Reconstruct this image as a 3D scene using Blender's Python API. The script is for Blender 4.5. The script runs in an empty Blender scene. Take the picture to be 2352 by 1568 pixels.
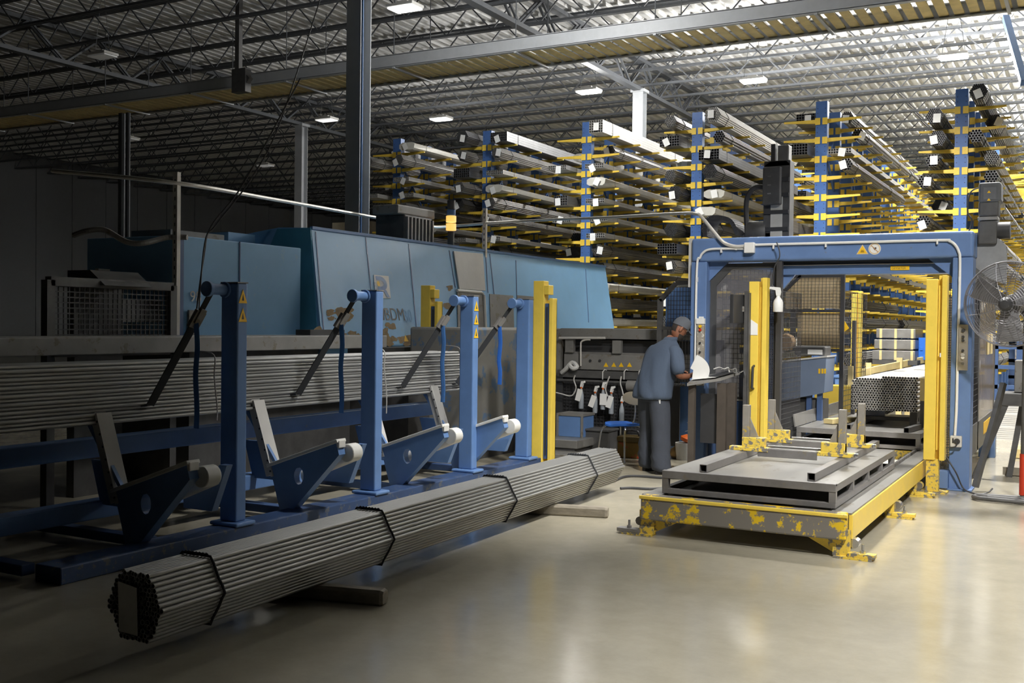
import bpy, math, random
from mathutils import Vector as V, Matrix
random.seed(7)
S = bpy.context.scene
COL = S.collection
# ------------------------------------------------------------------ camera
FPX, CX, CY, EYE = 2440.0, 1176.0, 784.0, 1.65
_yaw = math.atan(1334/2440); _roll = math.atan(.01226); _pit = -math.atan((784-743.6)/2440)
cF = V((-math.sin(_yaw)*math.cos(_pit), math.cos(_yaw)*math.cos(_pit), math.sin(_pit)))
_R0 = V((math.cos(_yaw), math.sin(_yaw), 0)); _U0 = _R0.cross(cF)
cR = _R0*math.cos(_roll)+_U0*math.sin(_roll); cU = -_R0*math.sin(_roll)+_U0*math.cos(_roll)
CAMP = V((0, 0, EYE))
cam = bpy.data.cameras.new('camera'); camo = bpy.data.objects.new('camera', cam); COL.objects.link(camo)
camo.matrix_world = Matrix(((cR.x, cU.x, -cF.x, 0), (cR.y, cU.y, -cF.y, 0), (cR.z, cU.z, -cF.z, EYE), (0, 0, 0, 1)))
cam.sensor_width = 36; cam.lens = FPX/2352*36; cam.clip_end = 200; cam.clip_start = .05
S.camera = camo
# places read off the photograph: a sight line met with a known plane of the hall
def ray(x, y): return cR*((x-CX)/FPX) - cU*((y-CY)/FPX) + cF
def GZ(x, y, z=0.): d = ray(x, y); return CAMP + d*((z-EYE)/d.z)
def GY(x, y, v): d = ray(x, y); return CAMP + d*(v/d.y)
def GX(x, y, v): d = ray(x, y); return CAMP + d*(v/d.x)
def GP(x, y, p, n): d = ray(x, y); return CAMP + d*((p-CAMP).dot(n)/d.dot(n))
# ------------------------------------------------------------------ world, exposure
w = bpy.data.worlds.new('hall_air'); S.world = w; w.use_nodes = True
w.node_tree.nodes['Background'].inputs[0].default_value = (0, 0, 0, 1)
w.node_tree.nodes['Background'].inputs[1].default_value = 0
S.view_settings.view_transform = 'Standard'; S.view_settings.look = 'None'
S.view_settings.exposure = 0.0; S.view_settings.gamma = 1; S.view_settings.use_curve_mapping = False
# unseen lamps added to light the right and fade the left: (x, y, z, watts of its downlight, lens glow, aim x, aim y, cone deg, blend, uplight watts, side glow watts)
UNSEEN_LAMPS = [
 (1.4, 7.0, 7.6, 1800, 2, 1.4, 7.2, 72, 1.0, 0, 0),
 (-3.2, 14.6, 7.6, 4600, 2, 1.2, 8.0, 62, 1.0, 0, 0),
 (1.0, 3.0, 7.6, 2600, 2, 0.0, 4.5, 50, 1.0, 0, 0),
 (-0.4, 13.6, 6.9, 3600, 2, -1.6, 13.6, 84, 1.0, 0, 0),
 (-2.6, 14.4, 7.6, 6500, 2, -3.4, 19.4, 80, 1.0, 0, 0),
 (-8.4, 16.6, 7.9, 1900, 2, -8.0, 19.0, 90, 1.0, 0, 380),
 (2.2, 3.4, 7.6, 6200, 2, -1.9, 11.2, 46, 1.0, 0, 0),
 (-1.2, 6.8, 7.6, 1900, 2, -5.0, 11.2, 50, 1.0, 0, 0),  # tilted spot added to light the front faces of the posts
 (-1.0, 8.5, 7.6, 3600, 2, -5.6, 8.7, 42, 1.0, 0, 0),
 (-4.2, 7.0, 7.6, 170, 2, -8.6, 13.5, 50, 1.0, 0, 0),
 (4.5, 30.0, 6.0, 0, 2, 0, 0, 90, 1.0, 66000, 0),  # unseen uplight, added beside the racks to brighten the roof
 (4.5, 42.0, 6.0, 0, 2, 0, 0, 90, 1.0, 110000, 0),
]

UNSEEN_LAB = ['high bay lamp above the bare floor right of the yellow shuttle', 'high bay lamp above the worker and the grey machine bed', 'high bay lamp above the open floor in front',
 'high bay lamp above the blue gantry', 'high bay lamp before the fifth tube rack', 'high bay lamp before the third tube rack', 'high bay lamp above the open floor facing the gantry',
 'high bay lamp above the shuttle table, tilted to the loader end', 'high bay lamp above the front of the shuttle table', 'high bay lamp above the tube bundle on the timbers',
 'uplighting lamp right of the sixth rack, at its middle', 'uplighting lamp right of the sixth rack, at its far end']
# ------------------------------------------------------------------ helpers
ORG = {}
def tag(o, label=None, cat=None, group=None, kind=None):
    if label: o['label'] = label
    if cat: o['category'] = cat
    if group: o['group'] = group
    if kind: o['kind'] = kind
    return o
def thing(name, label, cat, loc=(0, 0, 0), group=None, kind=None):
    o = bpy.data.objects.new(name, None); o.empty_display_size = .1; COL.objects.link(o)
    o.location = loc; ORG[o] = V(loc)
    return tag(o, label, cat, group, kind)
def copy_tree(o, parent=None, loc=None):
    c = o.copy(); COL.objects.link(c)
    if parent: c.parent = parent
    if loc is not None: c.location = loc; ORG[c] = V(loc)
    for ch in o.children: copy_tree(ch, c)
    return c
def basis(d, up=(0, 0, 1)):
    d = d.normalized(); up = V(up)
    if abs(d.dot(up)) > .98: up = V((0, 1, 0)) if abs(d.y) < .9 else V((1, 0, 0))
    s = d.cross(up).normalized(); return d, s, s.cross(d)
class MB:
    def __init__(s): s.v = []; s.f = []
    def add(s, vs, fs):
        n = len(s.v); s.v += [V(p) for p in vs]; s.f += [tuple(i+n for i in f) for f in fs]; return s
    def bx(s, x0, x1, y0, y1, z0, z1):
        return s.add([(x0,y0,z0),(x1,y0,z0),(x1,y1,z0),(x0,y1,z0),(x0,y0,z1),(x1,y0,z1),(x1,y1,z1),(x0,y1,z1)],
                     [(0,3,2,1),(4,5,6,7),(0,1,5,4),(1,2,6,5),(2,3,7,6),(3,0,4,7)])
    def beam(s, p, q, wd, ht, up=(0,0,1)):
        p, q = V(p), V(q); d, a, b = basis(q-p, up); a = a*wd/2; b = b*ht/2
        return s.add([p-a-b,p+a-b,p+a+b,p-a+b,q-a-b,q+a-b,q+a+b,q-a+b],
                     [(3,2,1,0),(4,5,6,7),(0,1,5,4),(1,2,6,5),(2,3,7,6),(3,0,4,7)])
    def tube(s, p, q, r, n=10, r2=None, cap=True, wall=0):
        p, q = V(p), V(q); r2 = r if r2 is None else r2
        d, a, b = basis(q-p); vs = []
        cs = [(math.cos(2*math.pi*i/n), math.sin(2*math.pi*i/n)) for i in range(n)]
        vs += [p+(a*c+b*t)*r for c, t in cs]; vs += [q+(a*c+b*t)*r2 for c, t in cs]
        fs = [(i, (i+1) % n, n+(i+1) % n, n+i) for i in range(n)]
        if wall:
            vs += [p+(a*c+b*t)*(r-wall) for c, t in cs]; vs += [q+(a*c+b*t)*(r2-wall) for c, t in cs]
            for i in range(n):
                j = (i+1) % n
                fs += [(2*n+j, 2*n+i, 3*n+i, 3*n+j), (i, 2*n+i, 2*n+j, j), (n+j, 3*n+j, 3*n+i, n+i)]
        elif cap: fs += [tuple(range(n-1, -1, -1)), tuple(range(n, 2*n))]
        return s.add(vs, fs)
    def path(s, pts, r, n=8, close=False, flat=None):
        pts = [V(p) for p in pts]; N = len(pts); vs = []; pa = None
        for i, p in enumerate(pts):
            if close: d = pts[(i+1) % N]-pts[i-1]
            else: d = pts[min(i+1, N-1)]-pts[max(i-1, 0)]
            d = d.normalized()
            if pa is None: _, a, _b = basis(d)
            else: a = (pa-d*pa.dot(d)); a = a.normalized() if a.length > 1e-6 else basis(d)[1]
            pa = a; b = a.cross(d)*-1
            ra, rb = (r, r) if flat is None else flat
            vs += [p+a*ra*math.cos(2*math.pi*k/n)+b*rb*math.sin(2*math.pi*k/n) for k in range(n)]
        fs = []
        for i in range(N if close else N-1):
            j = (i+1) % N
            fs += [(i*n+k, i*n+(k+1) % n, j*n+(k+1) % n, j*n+k) for k in range(n)]
        if not close: fs += [tuple(range(n-1, -1, -1)), tuple((N-1)*n+k for k in range(n))]
        return s.add(vs, fs)
    def prism(s, loop, vec):
        loop = [V(p) for p in loop]; vec = V(vec); n = len(loop)
        return s.add(loop+[p+vec for p in loop], [tuple(range(n-1, -1, -1)), tuple(range(n, 2*n))]+[(i, (i+1) % n, n+(i+1) % n, n+i) for i in range(n)])
    def lathe(s, prof, c, n=16, ax=(0, 0, 1)):
        c = V(c); d, a, b = basis(V(ax)); m = len(prof); vs = []
        for r, z in prof: vs += [c+d*z+(a*math.cos(2*math.pi*k/n)+b*math.sin(2*math.pi*k/n))*max(r, 1e-4) for k in range(n)]
        fs = [(i*n+k, i*n+(k+1) % n, (i+1)*n+(k+1) % n, (i+1)*n+k) for i in range(m-1) for k in range(n)]
        fs += [tuple(range(n-1, -1, -1)), tuple((m-1)*n+k for k in range(n))]
        return s.add(vs, fs)
    def loft(s, rings):
        n = len(rings[0]); vs = [p for r in rings for p in r]
        fs = [(i*n+k, i*n+(k+1) % n, (i+1)*n+(k+1) % n, (i+1)*n+k) for i in range(len(rings)-1) for k in range(n)]
        fs += [tuple(range(n-1, -1, -1)), tuple((len(rings)-1)*n+k for k in range(n))]
        return s.add(vs, fs)
    def mesh_grid(s, o, u, v, nu, nv, r=.003):
        o, u, v = V(o), V(u), V(v)
        for i in range(nu+1): s.beam(o+u*i/nu, o+u*i/nu+v, r*2, r*2)
        for j in range(nv+1): s.beam(o+v*j/nv, o+v*j/nv+u, r*2, r*2)
        return s
    def build(s, name, mat, parent=None, bev=0, smooth=False, seg=2):
        org = ORG.get(parent, V((0, 0, 0))) if parent else V((0, 0, 0))
        me = bpy.data.meshes.new(name); me.from_pydata([tuple(p-org) for p in s.v], [], s.f); me.update()
        if smooth: me.polygons.foreach_set('use_smooth', [True]*len(me.polygons)); me.set_sharp_from_angle(angle=math.radians(smooth if smooth is not True else 40))
        me.materials.append(mat); o = bpy.data.objects.new(name, me); COL.objects.link(o)
        if parent: o.parent = parent
        ORG[o] = org
        if bev:
            b = o.modifiers.new('bevel', 'BEVEL'); b.width = bev; b.segments = seg; b.limit_method = 'ANGLE'; b.angle_limit = .6
        return o
def one(name, mb, mat, label, cat, group=None, kind=None, **k):
    return tag(mb.build(name, mat, None, **k), label, cat, group, kind)
def text(name, body, size, mat, parent, org, u, v, ext=.001, align='LEFT', sx=1.):
    cu = bpy.data.curves.new(name, 'FONT'); cu.body = body; cu.size = size; cu.extrude = ext; cu.align_x = align
    o = bpy.data.objects.new(name, cu); COL.objects.link(o); cu.materials.append(mat)
    u = V(u).normalized(); v = V(v); v = (v-u*v.dot(u)).normalized(); n = u.cross(v)
    po = ORG.get(parent, V((0, 0, 0)))
    p = V(org)-po
    o.matrix_local = Matrix(((u.x*sx, v.x, n.x, p.x), (u.y*sx, v.y, n.y, p.y), (u.z*sx, v.z, n.z, p.z), (0, 0, 0, 1)))
    dg = bpy.context.evaluated_depsgraph_get(); me = bpy.data.meshes.new_from_object(o.evaluated_get(dg)); mw = o.matrix_local.copy()
    bpy.data.objects.remove(o); me.transform(mw); me.name = name; o = bpy.data.objects.new(name, me); COL.objects.link(o)
    o.parent = parent; return o
def bez(pts, n=12):
    out = []; P = [V(p) for p in pts]; P = [P[0]]+P+[P[-1]]
    for i in range(1, len(P)-2):
        for k in range(n):
            t = k/n; a, b, c, d = P[i-1], P[i], P[i+1], P[i+2]
            out.append(.5*((2*b)+(c-a)*t+(2*a-5*b+4*c-d)*t*t+(3*b-a-3*c+d)*t**3))
    return out+[P[-2]]
# ------------------------------------------------------------------ materials
def srgb(h):
    h = h.lstrip('#'); return tuple(((c/12.92) if c <= .04045 else ((c+.055)/1.055)**2.4) for c in (int(h[i:i+2], 16)/255 for i in (0, 2, 4)))
def mat(name, col, rough=.5, metal=0., wear=None, amt=.35, scale=6., var=.15, bump=0., spec=.5, emit=0, stretch=None):
    m = bpy.data.materials.new(name); m.use_nodes = True; nt = m.node_tree; N = nt.nodes; L = nt.links
    b = N['Principled BSDF']; col = srgb(col) if isinstance(col, str) else col
    b.inputs['Metallic'].default_value = metal; b.inputs['Specular IOR Level'].default_value = spec
    tc = N.new('ShaderNodeTexCoord'); mp = N.new('ShaderNodeMapping'); L.new(tc.outputs['Object'], mp.inputs[0])
    if stretch: mp.inputs['Scale'].default_value = stretch
    nz = N.new('ShaderNodeTexNoise'); nz.inputs['Scale'].default_value = scale; nz.inputs['Detail'].default_value = 6; nz.inputs['Roughness'].default_value = .62
    L.new(mp.outputs[0], nz.inputs[0])
    r = N.new('ShaderNodeMapRange'); r.inputs[1].default_value = .3; r.inputs[2].default_value = .7; r.inputs[3].default_value = 1-var; r.inputs[4].default_value = 1+var
    L.new(nz.outputs[0], r.inputs[0])
    mx = N.new('ShaderNodeMix'); mx.data_type = 'RGBA'; mx.blend_type = 'MULTIPLY'; mx.inputs[0].default_value = 1
    mx.inputs[6].default_value = (*col, 1); L.new(r.outputs[0], mx.inputs[7]); out = mx.outputs[2]
    if wear:
        wc = srgb(wear) if isinstance(wear, str) else wear
        n2 = N.new('ShaderNodeTexNoise'); n2.inputs['Scale'].default_value = scale*2.3; n2.inputs['Detail'].default_value = 9; n2.inputs['Roughness'].default_value = .7
        L.new(mp.outputs[0], n2.inputs[0])
        cr = N.new('ShaderNodeMapRange'); t = .72-.5*amt; cr.inputs[1].default_value = t; cr.inputs[2].default_value = t+.04
        L.new(n2.outputs[0], cr.inputs[0])
        m2 = N.new('ShaderNodeMix'); m2.data_type = 'RGBA'; L.new(cr.outputs[0], m2.inputs[0]); L.new(out, m2.inputs[6]); m2.inputs[7].default_value = (*wc, 1); out = m2.outputs[2]
    L.new(out, b.inputs['Base Color'])
    rr = N.new('ShaderNodeMapRange'); rr.inputs[3].default_value = max(.05, rough-.1); rr.inputs[4].default_value = min(1, rough+.1); L.new(nz.outputs[0], rr.inputs[0]); L.new(rr.outputs[0], b.inputs['Roughness'])
    if bump:
        bp = N.new('ShaderNodeBump'); bp.inputs['Strength'].default_value = bump; bp.inputs['Distance'].default_value = .01; L.new(nz.outputs[0], bp.inputs['Height']); L.new(bp.outputs[0], b.inputs['Normal'])
    if emit: b.inputs['Emission Color'].default_value = (*col, 1); b.inputs['Emission Strength'].default_value = emit
    return m
M = {}
M['blue'] = mat('blue_paint', '#6580ad', .38, wear='#6f7680', amt=.16, scale=5, var=.08)
M['bluepost'] = mat('loader_blue_paint', '#6486b8', .42, wear='#7d8a9a', amt=.14, scale=5, var=.08)
M['rackblue'] = mat('rack_blue_paint', '#496ca6', .42, var=.1)
M['rackyellow'] = mat('rack_yellow_paint', '#f0cc4e', .42, wear='#a58c3a', amt=.15, scale=9, var=.08)
M['yellow'] = mat('safety_yellow_paint', '#f2d258', .4, wear='#b39a40', amt=.12, scale=7, var=.06)
M['wornyellow'] = mat('worn_yellow_paint', '#e8c850', .5, wear='#7d7972', amt=.42, scale=9, var=.1)
M['steel'] = mat('mill_scale_steel', '#858280', .42, .35, wear='#8a8378', amt=.25, scale=5, var=.2)
M['darksteel'] = mat('dark_steel', '#575655', .5, .2, var=.25)
M['plate'] = mat('worn_plate_steel', '#8b8984', .38, .35, wear='#7f7a70', amt=.3, scale=3, var=.15, stretch=(1, .3, 1))
M['tubesteel'] = mat('drawn_tube_steel', '#9d9d9b', .34, .6, var=.12, scale=3, stretch=(8, .4, 8))
M['tubedark'] = mat('black_tube_steel', '#6c6c6d', .4, .5, var=.2, scale=4)
M['tubegrey'] = mat('grey_tube_steel', '#8f8d8a', .42, .45, var=.2, scale=4)
M['tubelight'] = mat('galvanised_tube', '#bdbbb6', .4, .3, var=.12, scale=4)
M['machine'] = mat('machine_pale_blue_paint', '#7fb0d8', .45, wear='#87b2d2', amt=.2, scale=2, var=.06)
M['teal'] = mat('machine_teal_paint', '#4f93b0', .45, var=.06)
M['graypaint'] = mat('machine_grey_paint', '#7e7c78', .5, wear='#6f6658', amt=.3, scale=3, var=.15)
M['lightgray'] = mat('light_grey_paint', '#c9c7c2', .45, var=.05)
M['white'] = mat('white_plastic', '#e9e8e4', .4, var=.03)
M['paper'] = mat('white_paper', '#efeeea', .8, var=.02)
M['black'] = mat('black_plastic', '#39393a', .5, var=.15)
M['mesh'] = mat('black_wire_mesh', '#3e3d3e', .5, var=.1)
M['column'] = mat('grey_column_paint', '#b0b3b6', .5, var=.06)
M['joist'] = mat('grey_joist_paint', '#5a5d61', .6, var=.1)
M['conduit'] = mat('galvanised_conduit', '#dedad2', .35, .3, var=.05)
M['bluestrap'] = mat('blue_webbing', '#2f6fd0', .8, var=.1)
M['darkstrap'] = mat('dark_webbing', '#2e3033', .85, var=.1)
M['wood'] = mat('weathered_timber', '#8d8576', .8, var=.25, scale=4, stretch=(1, 8, 8), bump=.3)
M['yellowwood'] = mat('yellowed_timber', '#d8c48c', .75, var=.15, scale=4)
M['tan'] = mat('tan_board', '#dcc59c', .8, var=.05)
M['skin'] = mat('skin', '#8a5a42', .55, var=.05)
M['shirt'] = mat('blue_grey_cotton', '#4a5668', .9, var=.12, scale=6, bump=1.0, stretch=(1.6, 1.6, .45))
M['trousers'] = mat('charcoal_cotton', '#40444d', .92, var=.14, scale=6, bump=1.0, stretch=(1.2, 1.2, .9))
M['cap'] = mat('grey_cap_cloth', '#5d6066', .9, var=.08)
M['leather'] = mat('black_leather', '#2d2a28', .6, var=.15)
M['hair'] = mat('dark_hair', '#37302b', .8, var=.2)
M['roll'] = mat('white_nylon', '#e2e1db', .45, var=.05)
M['bottle'] = mat('grey_spray_bottle', '#9aa0a6', .35, var=.1)
M['orange'] = mat('orange_plastic', '#d8641c', .45, var=.05)
M['red'] = mat('red_paint', '#c23a22', .45, var=.08)
M['chrome'] = mat('chrome_steel', '#c8c8c8', .2, .9, var=.03)
M['cream'] = mat('cream_plastic', '#cfc4ac', .5, var=.06)
M['navy'] = mat('navy_paint', '#485f88', .45, var=.08)
M['tarp'] = mat('pale_film_wrap', '#c6c3b9', .4, var=.1)
M['signyellow'] = mat('sign_yellow', '#f2c01c', .5, var=.03)
M['rubber'] = mat('black_rubber', '#3a3a3c', .6, var=.1)
def glass(name, col, a, rough=.15):
    m = mat(name, col, rough, var=.05); m.node_tree.nodes['Principled BSDF'].inputs['Alpha'].default_value = a; return m
M['smoke'] = glass('smoked_acrylic', '#77767a', .55)
M['poly'] = glass('clear_polycarbonate', '#b9a88c', .6)
def emit(name, col, st):
    m = bpy.data.materials.new(name); m.use_nodes = True; b = m.node_tree.nodes['Principled BSDF']
    b.inputs['Base Color'].default_value = (.8, .8, .8, 1); b.inputs['Emission Color'].default_value = (*col, 1); b.inputs['Emission Strength'].default_value = st; return m
# floor: polished concrete, blotched, with a few dark stains
def floor_mat():
    m = mat('polished_concrete', '#ada693', .3, scale=.7, var=.08, spec=.55); nt = m.node_tree; N = nt.nodes; L = nt.links; b = N['Principled BSDF']
    src = b.inputs['Base Color'].links[0].from_socket
    tc = N.new('ShaderNodeTexCoord')
    a = N.new('ShaderNodeTexNoise'); a.inputs['Scale'].default_value = 5; a.inputs['Detail'].default_value = 10; a.inputs['Roughness'].default_value = .75; L.new(tc.outputs['Object'], a.inputs[0])
    r = N.new('ShaderNodeMapRange'); r.inputs[1].default_value = .35; r.inputs[2].default_value = .7; r.inputs[3].default_value = .9; r.inputs[4].default_value = 1.04; L.new(a.outputs[0], r.inputs[0])
    x = N.new('ShaderNodeMix'); x.data_type = 'RGBA'; x.blend_type = 'MULTIPLY'; x.inputs[0].default_value = 1; L.new(src, x.inputs[6]); L.new(r.outputs[0], x.inputs[7])
    v = N.new('ShaderNodeTexVoronoi'); v.inputs['Scale'].default_value = .55; L.new(tc.outputs['Object'], v.inputs[0])
    q = N.new('ShaderNodeMapRange'); q.inputs[1].default_value = .05; q.inputs[2].default_value = .12; q.inputs[3].default_value = .72; q.inputs[4].default_value = 1; L.new(v.outputs['Distance'], q.inputs[0])
    y = N.new('ShaderNodeMix'); y.data_type = 'RGBA'; y.blend_type = 'MULTIPLY'; y.inputs[0].default_value = 1; L.new(x.outputs[2], y.inputs[6]); L.new(q.outputs[0], y.inputs[7])
    L.new(y.outputs[2], b.inputs['Base Color'])
    rr = N.new('ShaderNodeMapRange'); rr.inputs[1].default_value = .3; rr.inputs[2].default_value = .7; rr.inputs[3].default_value = .13; rr.inputs[4].default_value = .2; L.new(a.outputs[0], rr.inputs[0]); L.new(rr.outputs[0], b.inputs['Roughness'])
    return m
M['floor'] = floor_mat()
M['deck'] = mat('white_roof_deck', '#d2d2d0', .55, var=.05)
M['wall'] = mat('grey_wall_panel', '#5a5b5c', .7, var=.06)

# ------------------------------------------------------------------ hall
def struct(name, mb, m, **k): o = mb.build(name, m, None, **k); o['kind'] = 'structure'; return o
struct('floor', MB().add([(-50, -9, 0), (12, -9, 0), (12, 62, 0), (-50, 62, 0)], [(0, 1, 2, 3)]), M['floor'])
mb = MB(); zt = 9.2; prof = []
x = -50.
while x < 12: prof += [(x, zt), (x+.14, zt), (x+.18, zt+.07), (x+.26, zt+.07), (x+.30, zt)]; x += .30
vs = [(a, 11, b) for a, b in prof]+[(a, 62, b) for a, b in prof]; n = len(prof)
mb.add(vs, [(i, i+1, n+i+1, n+i) for i in range(n-1)])
struct('ceiling', mb, M['deck'])
mb = MB()
for k in range(71): mb.bx(-43.6, -43.5-(.04 if k % 2 else 0), -9+k, -8+k, 0, 9.3)
struct('wall_left', mb, M['wall'])
struct('wall_back', MB().bx(-50, 12, 61.8, 62, 0, 9.3), M['wall'])
# roof joists, each one an open-web truss across the hall
mb = MB(); J0, J1 = -43.4, 11.6
for z in (9.12, 8.48):
    for s in (-.035, .035): mb.bx(J0, J1, s-.02, s+.02, z-.03, z+.03)
x = J0; up = True
while x < J1-.6:
    mb.beam((x, 0, 8.48 if up else 9.12), (x+.62, 0, 9.12 if up else 8.48), .028, .028); x += .62; up = not up
j0 = mb.build('roof_joist', M['joist']); j0['kind'] = 'structure'; j0['label'] = 'grey open-web roof joist under the white corrugated deck'; j0['group'] = 'roof joists'; j0['category'] = 'roof joist'
y = 11.2; first = True
while y < 60:
    o = j0 if first else j0.copy()
    if not first: COL.objects.link(o)
    first = False; o.location = (0, y, 0); y += 1.72
gl = {-11.2: 'deep grey roof girder carried by the big column behind the blue machine', -23.25: 'deep dark roof girder over the slim column at the far dark side'}
for gx, gla in gl.items():
    mb = MB()
    for z in (9.02, 8.2): mb.bx(gx-.1, gx+.1, 11, 60, z-.05, z+.05)
    y = 11; k = 0
    while y < 59:
        for s in (-.06, .06): mb.beam((gx+s, y, 8.2 if k % 2 else 9.0), (gx+s, y+1.06, 9.0 if k % 2 else 8.2), .05, .05)
        y += 1.06; k += 1
    o = one('roof_girder', mb, M['joist'], gla, 'roof girder', kind='structure')
def column(x, y, label):
    mb = MB(); h = .15
    mb.bx(x-h, x+h, y-h, y-h+.02, 0, 8.2).bx(x-h, x+h, y+h-.02, y+h, 0, 8.2).bx(x-.012, x+.012, y-h+.02, y+h-.02, 0, 8.2)
    mb.bx(x-.22, x+.22, y-.22, y+.22, 0, .03).bx(x-.2, x+.2, y-.2, y+.2, 8.12, 8.2)
    one('steel_column', mb, M['column'], label, 'column', kind='structure')
column(-11.17, 14.81, 'tall grey steel column just behind the blue laser machine')
column(-11.2, 27.73, 'grey steel column rising among the tube racks, middle of the hall')
column(-23.25, 27.73, 'slim far grey steel column, seen in the dim part beside the big column')
o = one('conduit_riser', MB().tube((-10.9, 14.55, 0), (-10.9, 14.55, 8.4), .02), M['bluepost'], 'thin blue pipe running up beside the big grey column', 'pipe')
# overhead tray: two side channels with boards between, hung on rods
tr = thing('overhead_tray', 'long grey overhead tray with yellowish boards between two rails', 'cable tray', (-10, 19.1, 7.4))
TZ = 7.4; TY0, TY1 = 19.3, 20.75
for yy in (TY0, TY1):
    mb = MB(); mb.bx(-40, 6, yy-.02, yy+.02, TZ-.13, TZ+.13)
    for z in (-.13, .13): mb.bx(-40, 6, yy-.02, yy+(.09 if yy == TY0 else -.09), TZ+z-.012, TZ+z+.012)
    mb.build('side_rail', M['column'], tr)
mb = MB(); x = -40
while x < 6: mb.bx(x, x+.17, TY0+.03, TY1-.03, TZ-.08, TZ-.05); x += .26
b = mb.build('boards', M['yellowwood'], tr); 
x = -38
while x < 6:
    MB().bx(x-.03, x+.03, TY0-.03, TY1+.03, TZ-.17, TZ-.13).build('cross_channel', M['column'], tr)
    for yy in (TY0, TY1): MB().tube((x, yy, TZ), (x, yy, 9.2), .012, 6).build('hanger_rod', M['joist'], tr)
    x += 3.05
one('sprinkler_pipe', MB().tube((-40, 13.9, 8.25), (8, 13.9, 8.25), .04), M['bluepost'], 'blue pipe crossing under the roof joists by the big column', 'pipe')
one('sprinkler_pipe', MB().tube((-40, 12.6, 8.3), (8, 12.6, 8.3), .045), M['column'], 'grey pipe under the roof joists beside the blue pipe', 'pipe')
q = GY(548, 160, 18.9); one('tray_hanger', MB().bx(q.x-.06, q.x+.06, 18.84, 18.96, q.z-.1, 9.23).bx(q.x-.12, q.x+.3, 18.8, 19.0, q.z-.55, q.z).beam((q.x+.1, 18.9, q.z-.5), (q.x+.35, 18.9, q.z-.2), .12, .12), M['darksteel'], 'dark hanging bracket with a box at the upper left of the tray', 'bracket')
one('sloping_brace', MB().beam(GY(2310, 40, 24), GY(2352, 190, 22), .12, .12), M['bluepost'], 'blue sloping brace at the top right of the roof', 'brace')

# ------------------------------------------------------------------ high bay lamps, and the added unseen lamps
def lamp(p, glow, label, watts=0, aim=None, cone=90, blend=1., wire=True, pt=0, up=0, grp=None, L=.62, W=.42, tint=(1, .985, .955)):
    t = thing('high_bay_lamp', label, 'lamp', p, grp)
    x, y, z = p
    MB().bx(x-L/2, x+L/2, y-W/2, y+W/2, z, z+.06).bx(x-.12, x+.12, y-.1, y+.1, z+.06, z+.12).build('housing', M['lightgray'], t, bev=.01)
    MB().bx(x-L/2+.02, x+L/2-.02, y-W/2+.02, y+W/2-.02, z-.035, z-.001).build('lens', emit('lamp_lens', tint, glow), t, bev=.01)
    if wire:
        w_ = MB()
        for s in (-1, 1): w_.tube((x+s*L*.4, y, z+.06), (x+s*.05, y, 9.2), .006, 5)
        w_.build('hanging_wire', M['joist'], t)
    if watts:
        ld = bpy.data.lights.new('downlight', 'SPOT'); ld.energy = watts; ld.spot_size = math.radians(cone); ld.spot_blend = blend; ld.shadow_soft_size = .3; ld.color = tint
        lo = bpy.data.objects.new('downlight', ld); COL.objects.link(lo); lo.parent = t; lo.location = (0, 0, -.1)
        d = V((aim[0]-x, aim[1]-y, -z)) if aim else V((0, 0, -1)); lo.rotation_euler = d.to_track_quat('-Z', 'Y').to_euler()
    if up:
        ld = bpy.data.lights.new('uplight', 'SPOT'); ld.energy = up; ld.spot_size = math.radians(165); ld.spot_blend = 1; ld.shadow_soft_size = .3; ld.color = tint
        lo = bpy.data.objects.new('uplight', ld); COL.objects.link(lo); lo.parent = t; lo.location = (0, 0, .25); lo.rotation_euler = (math.pi, 0, 0)
    if pt:
        ld = bpy.data.lights.new('lamp_glow', 'POINT'); ld.energy = pt; ld.shadow_soft_size = .25; ld.color = tint
        lo = bpy.data.objects.new('lamp_glow', ld); COL.objects.link(lo); lo.parent = t; lo.location = (0, 0, -.25)
    return t
for (px, py), gw, pt, la in [((930, 18), 2.0, 20, 'high bay lamp at the top edge, right of the big column'), ((1352, 210), 6, 220, 'hanging high bay lamp left of the column that rises among the racks'),
        ((1730, 185), 14, 950, 'bright hanging high bay lamp over the racks, right of the far column'), ((2190, 130), 16, 1300, 'bright high bay lamp at the right, above the tallest rack upright'),
        ((1013, 273), 1.6, 200, 'dim high bay lamp above the second tube rack from the left'), ((750, 275), .6, 8, 'dim high bay lamp left of the big column'),
        ((610, 380), .12, 0, 'small faint far lamp in the dark left of the slim column'), ((235, 128), .03, 0, 'nearly dark high bay lamp at the upper left'), ((297, 320), .03, 0, 'nearly dark high bay lamp low in the dark left roof')]:
    lamp(tuple(GZ(px, py, 7.8)), gw, la, pt=pt)
for i, (x, y, z, wt, gw, ax, ay, cn, bl, upw, ptw) in enumerate(UNSEEN_LAMPS):  # the unseen lamps, added and aimed to shape the light
    lamp((x, y, z), gw, UNSEEN_LAB[i], watts=wt, aim=(ax, ay), cone=cn, blend=bl, up=upw, pt=ptw)
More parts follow.
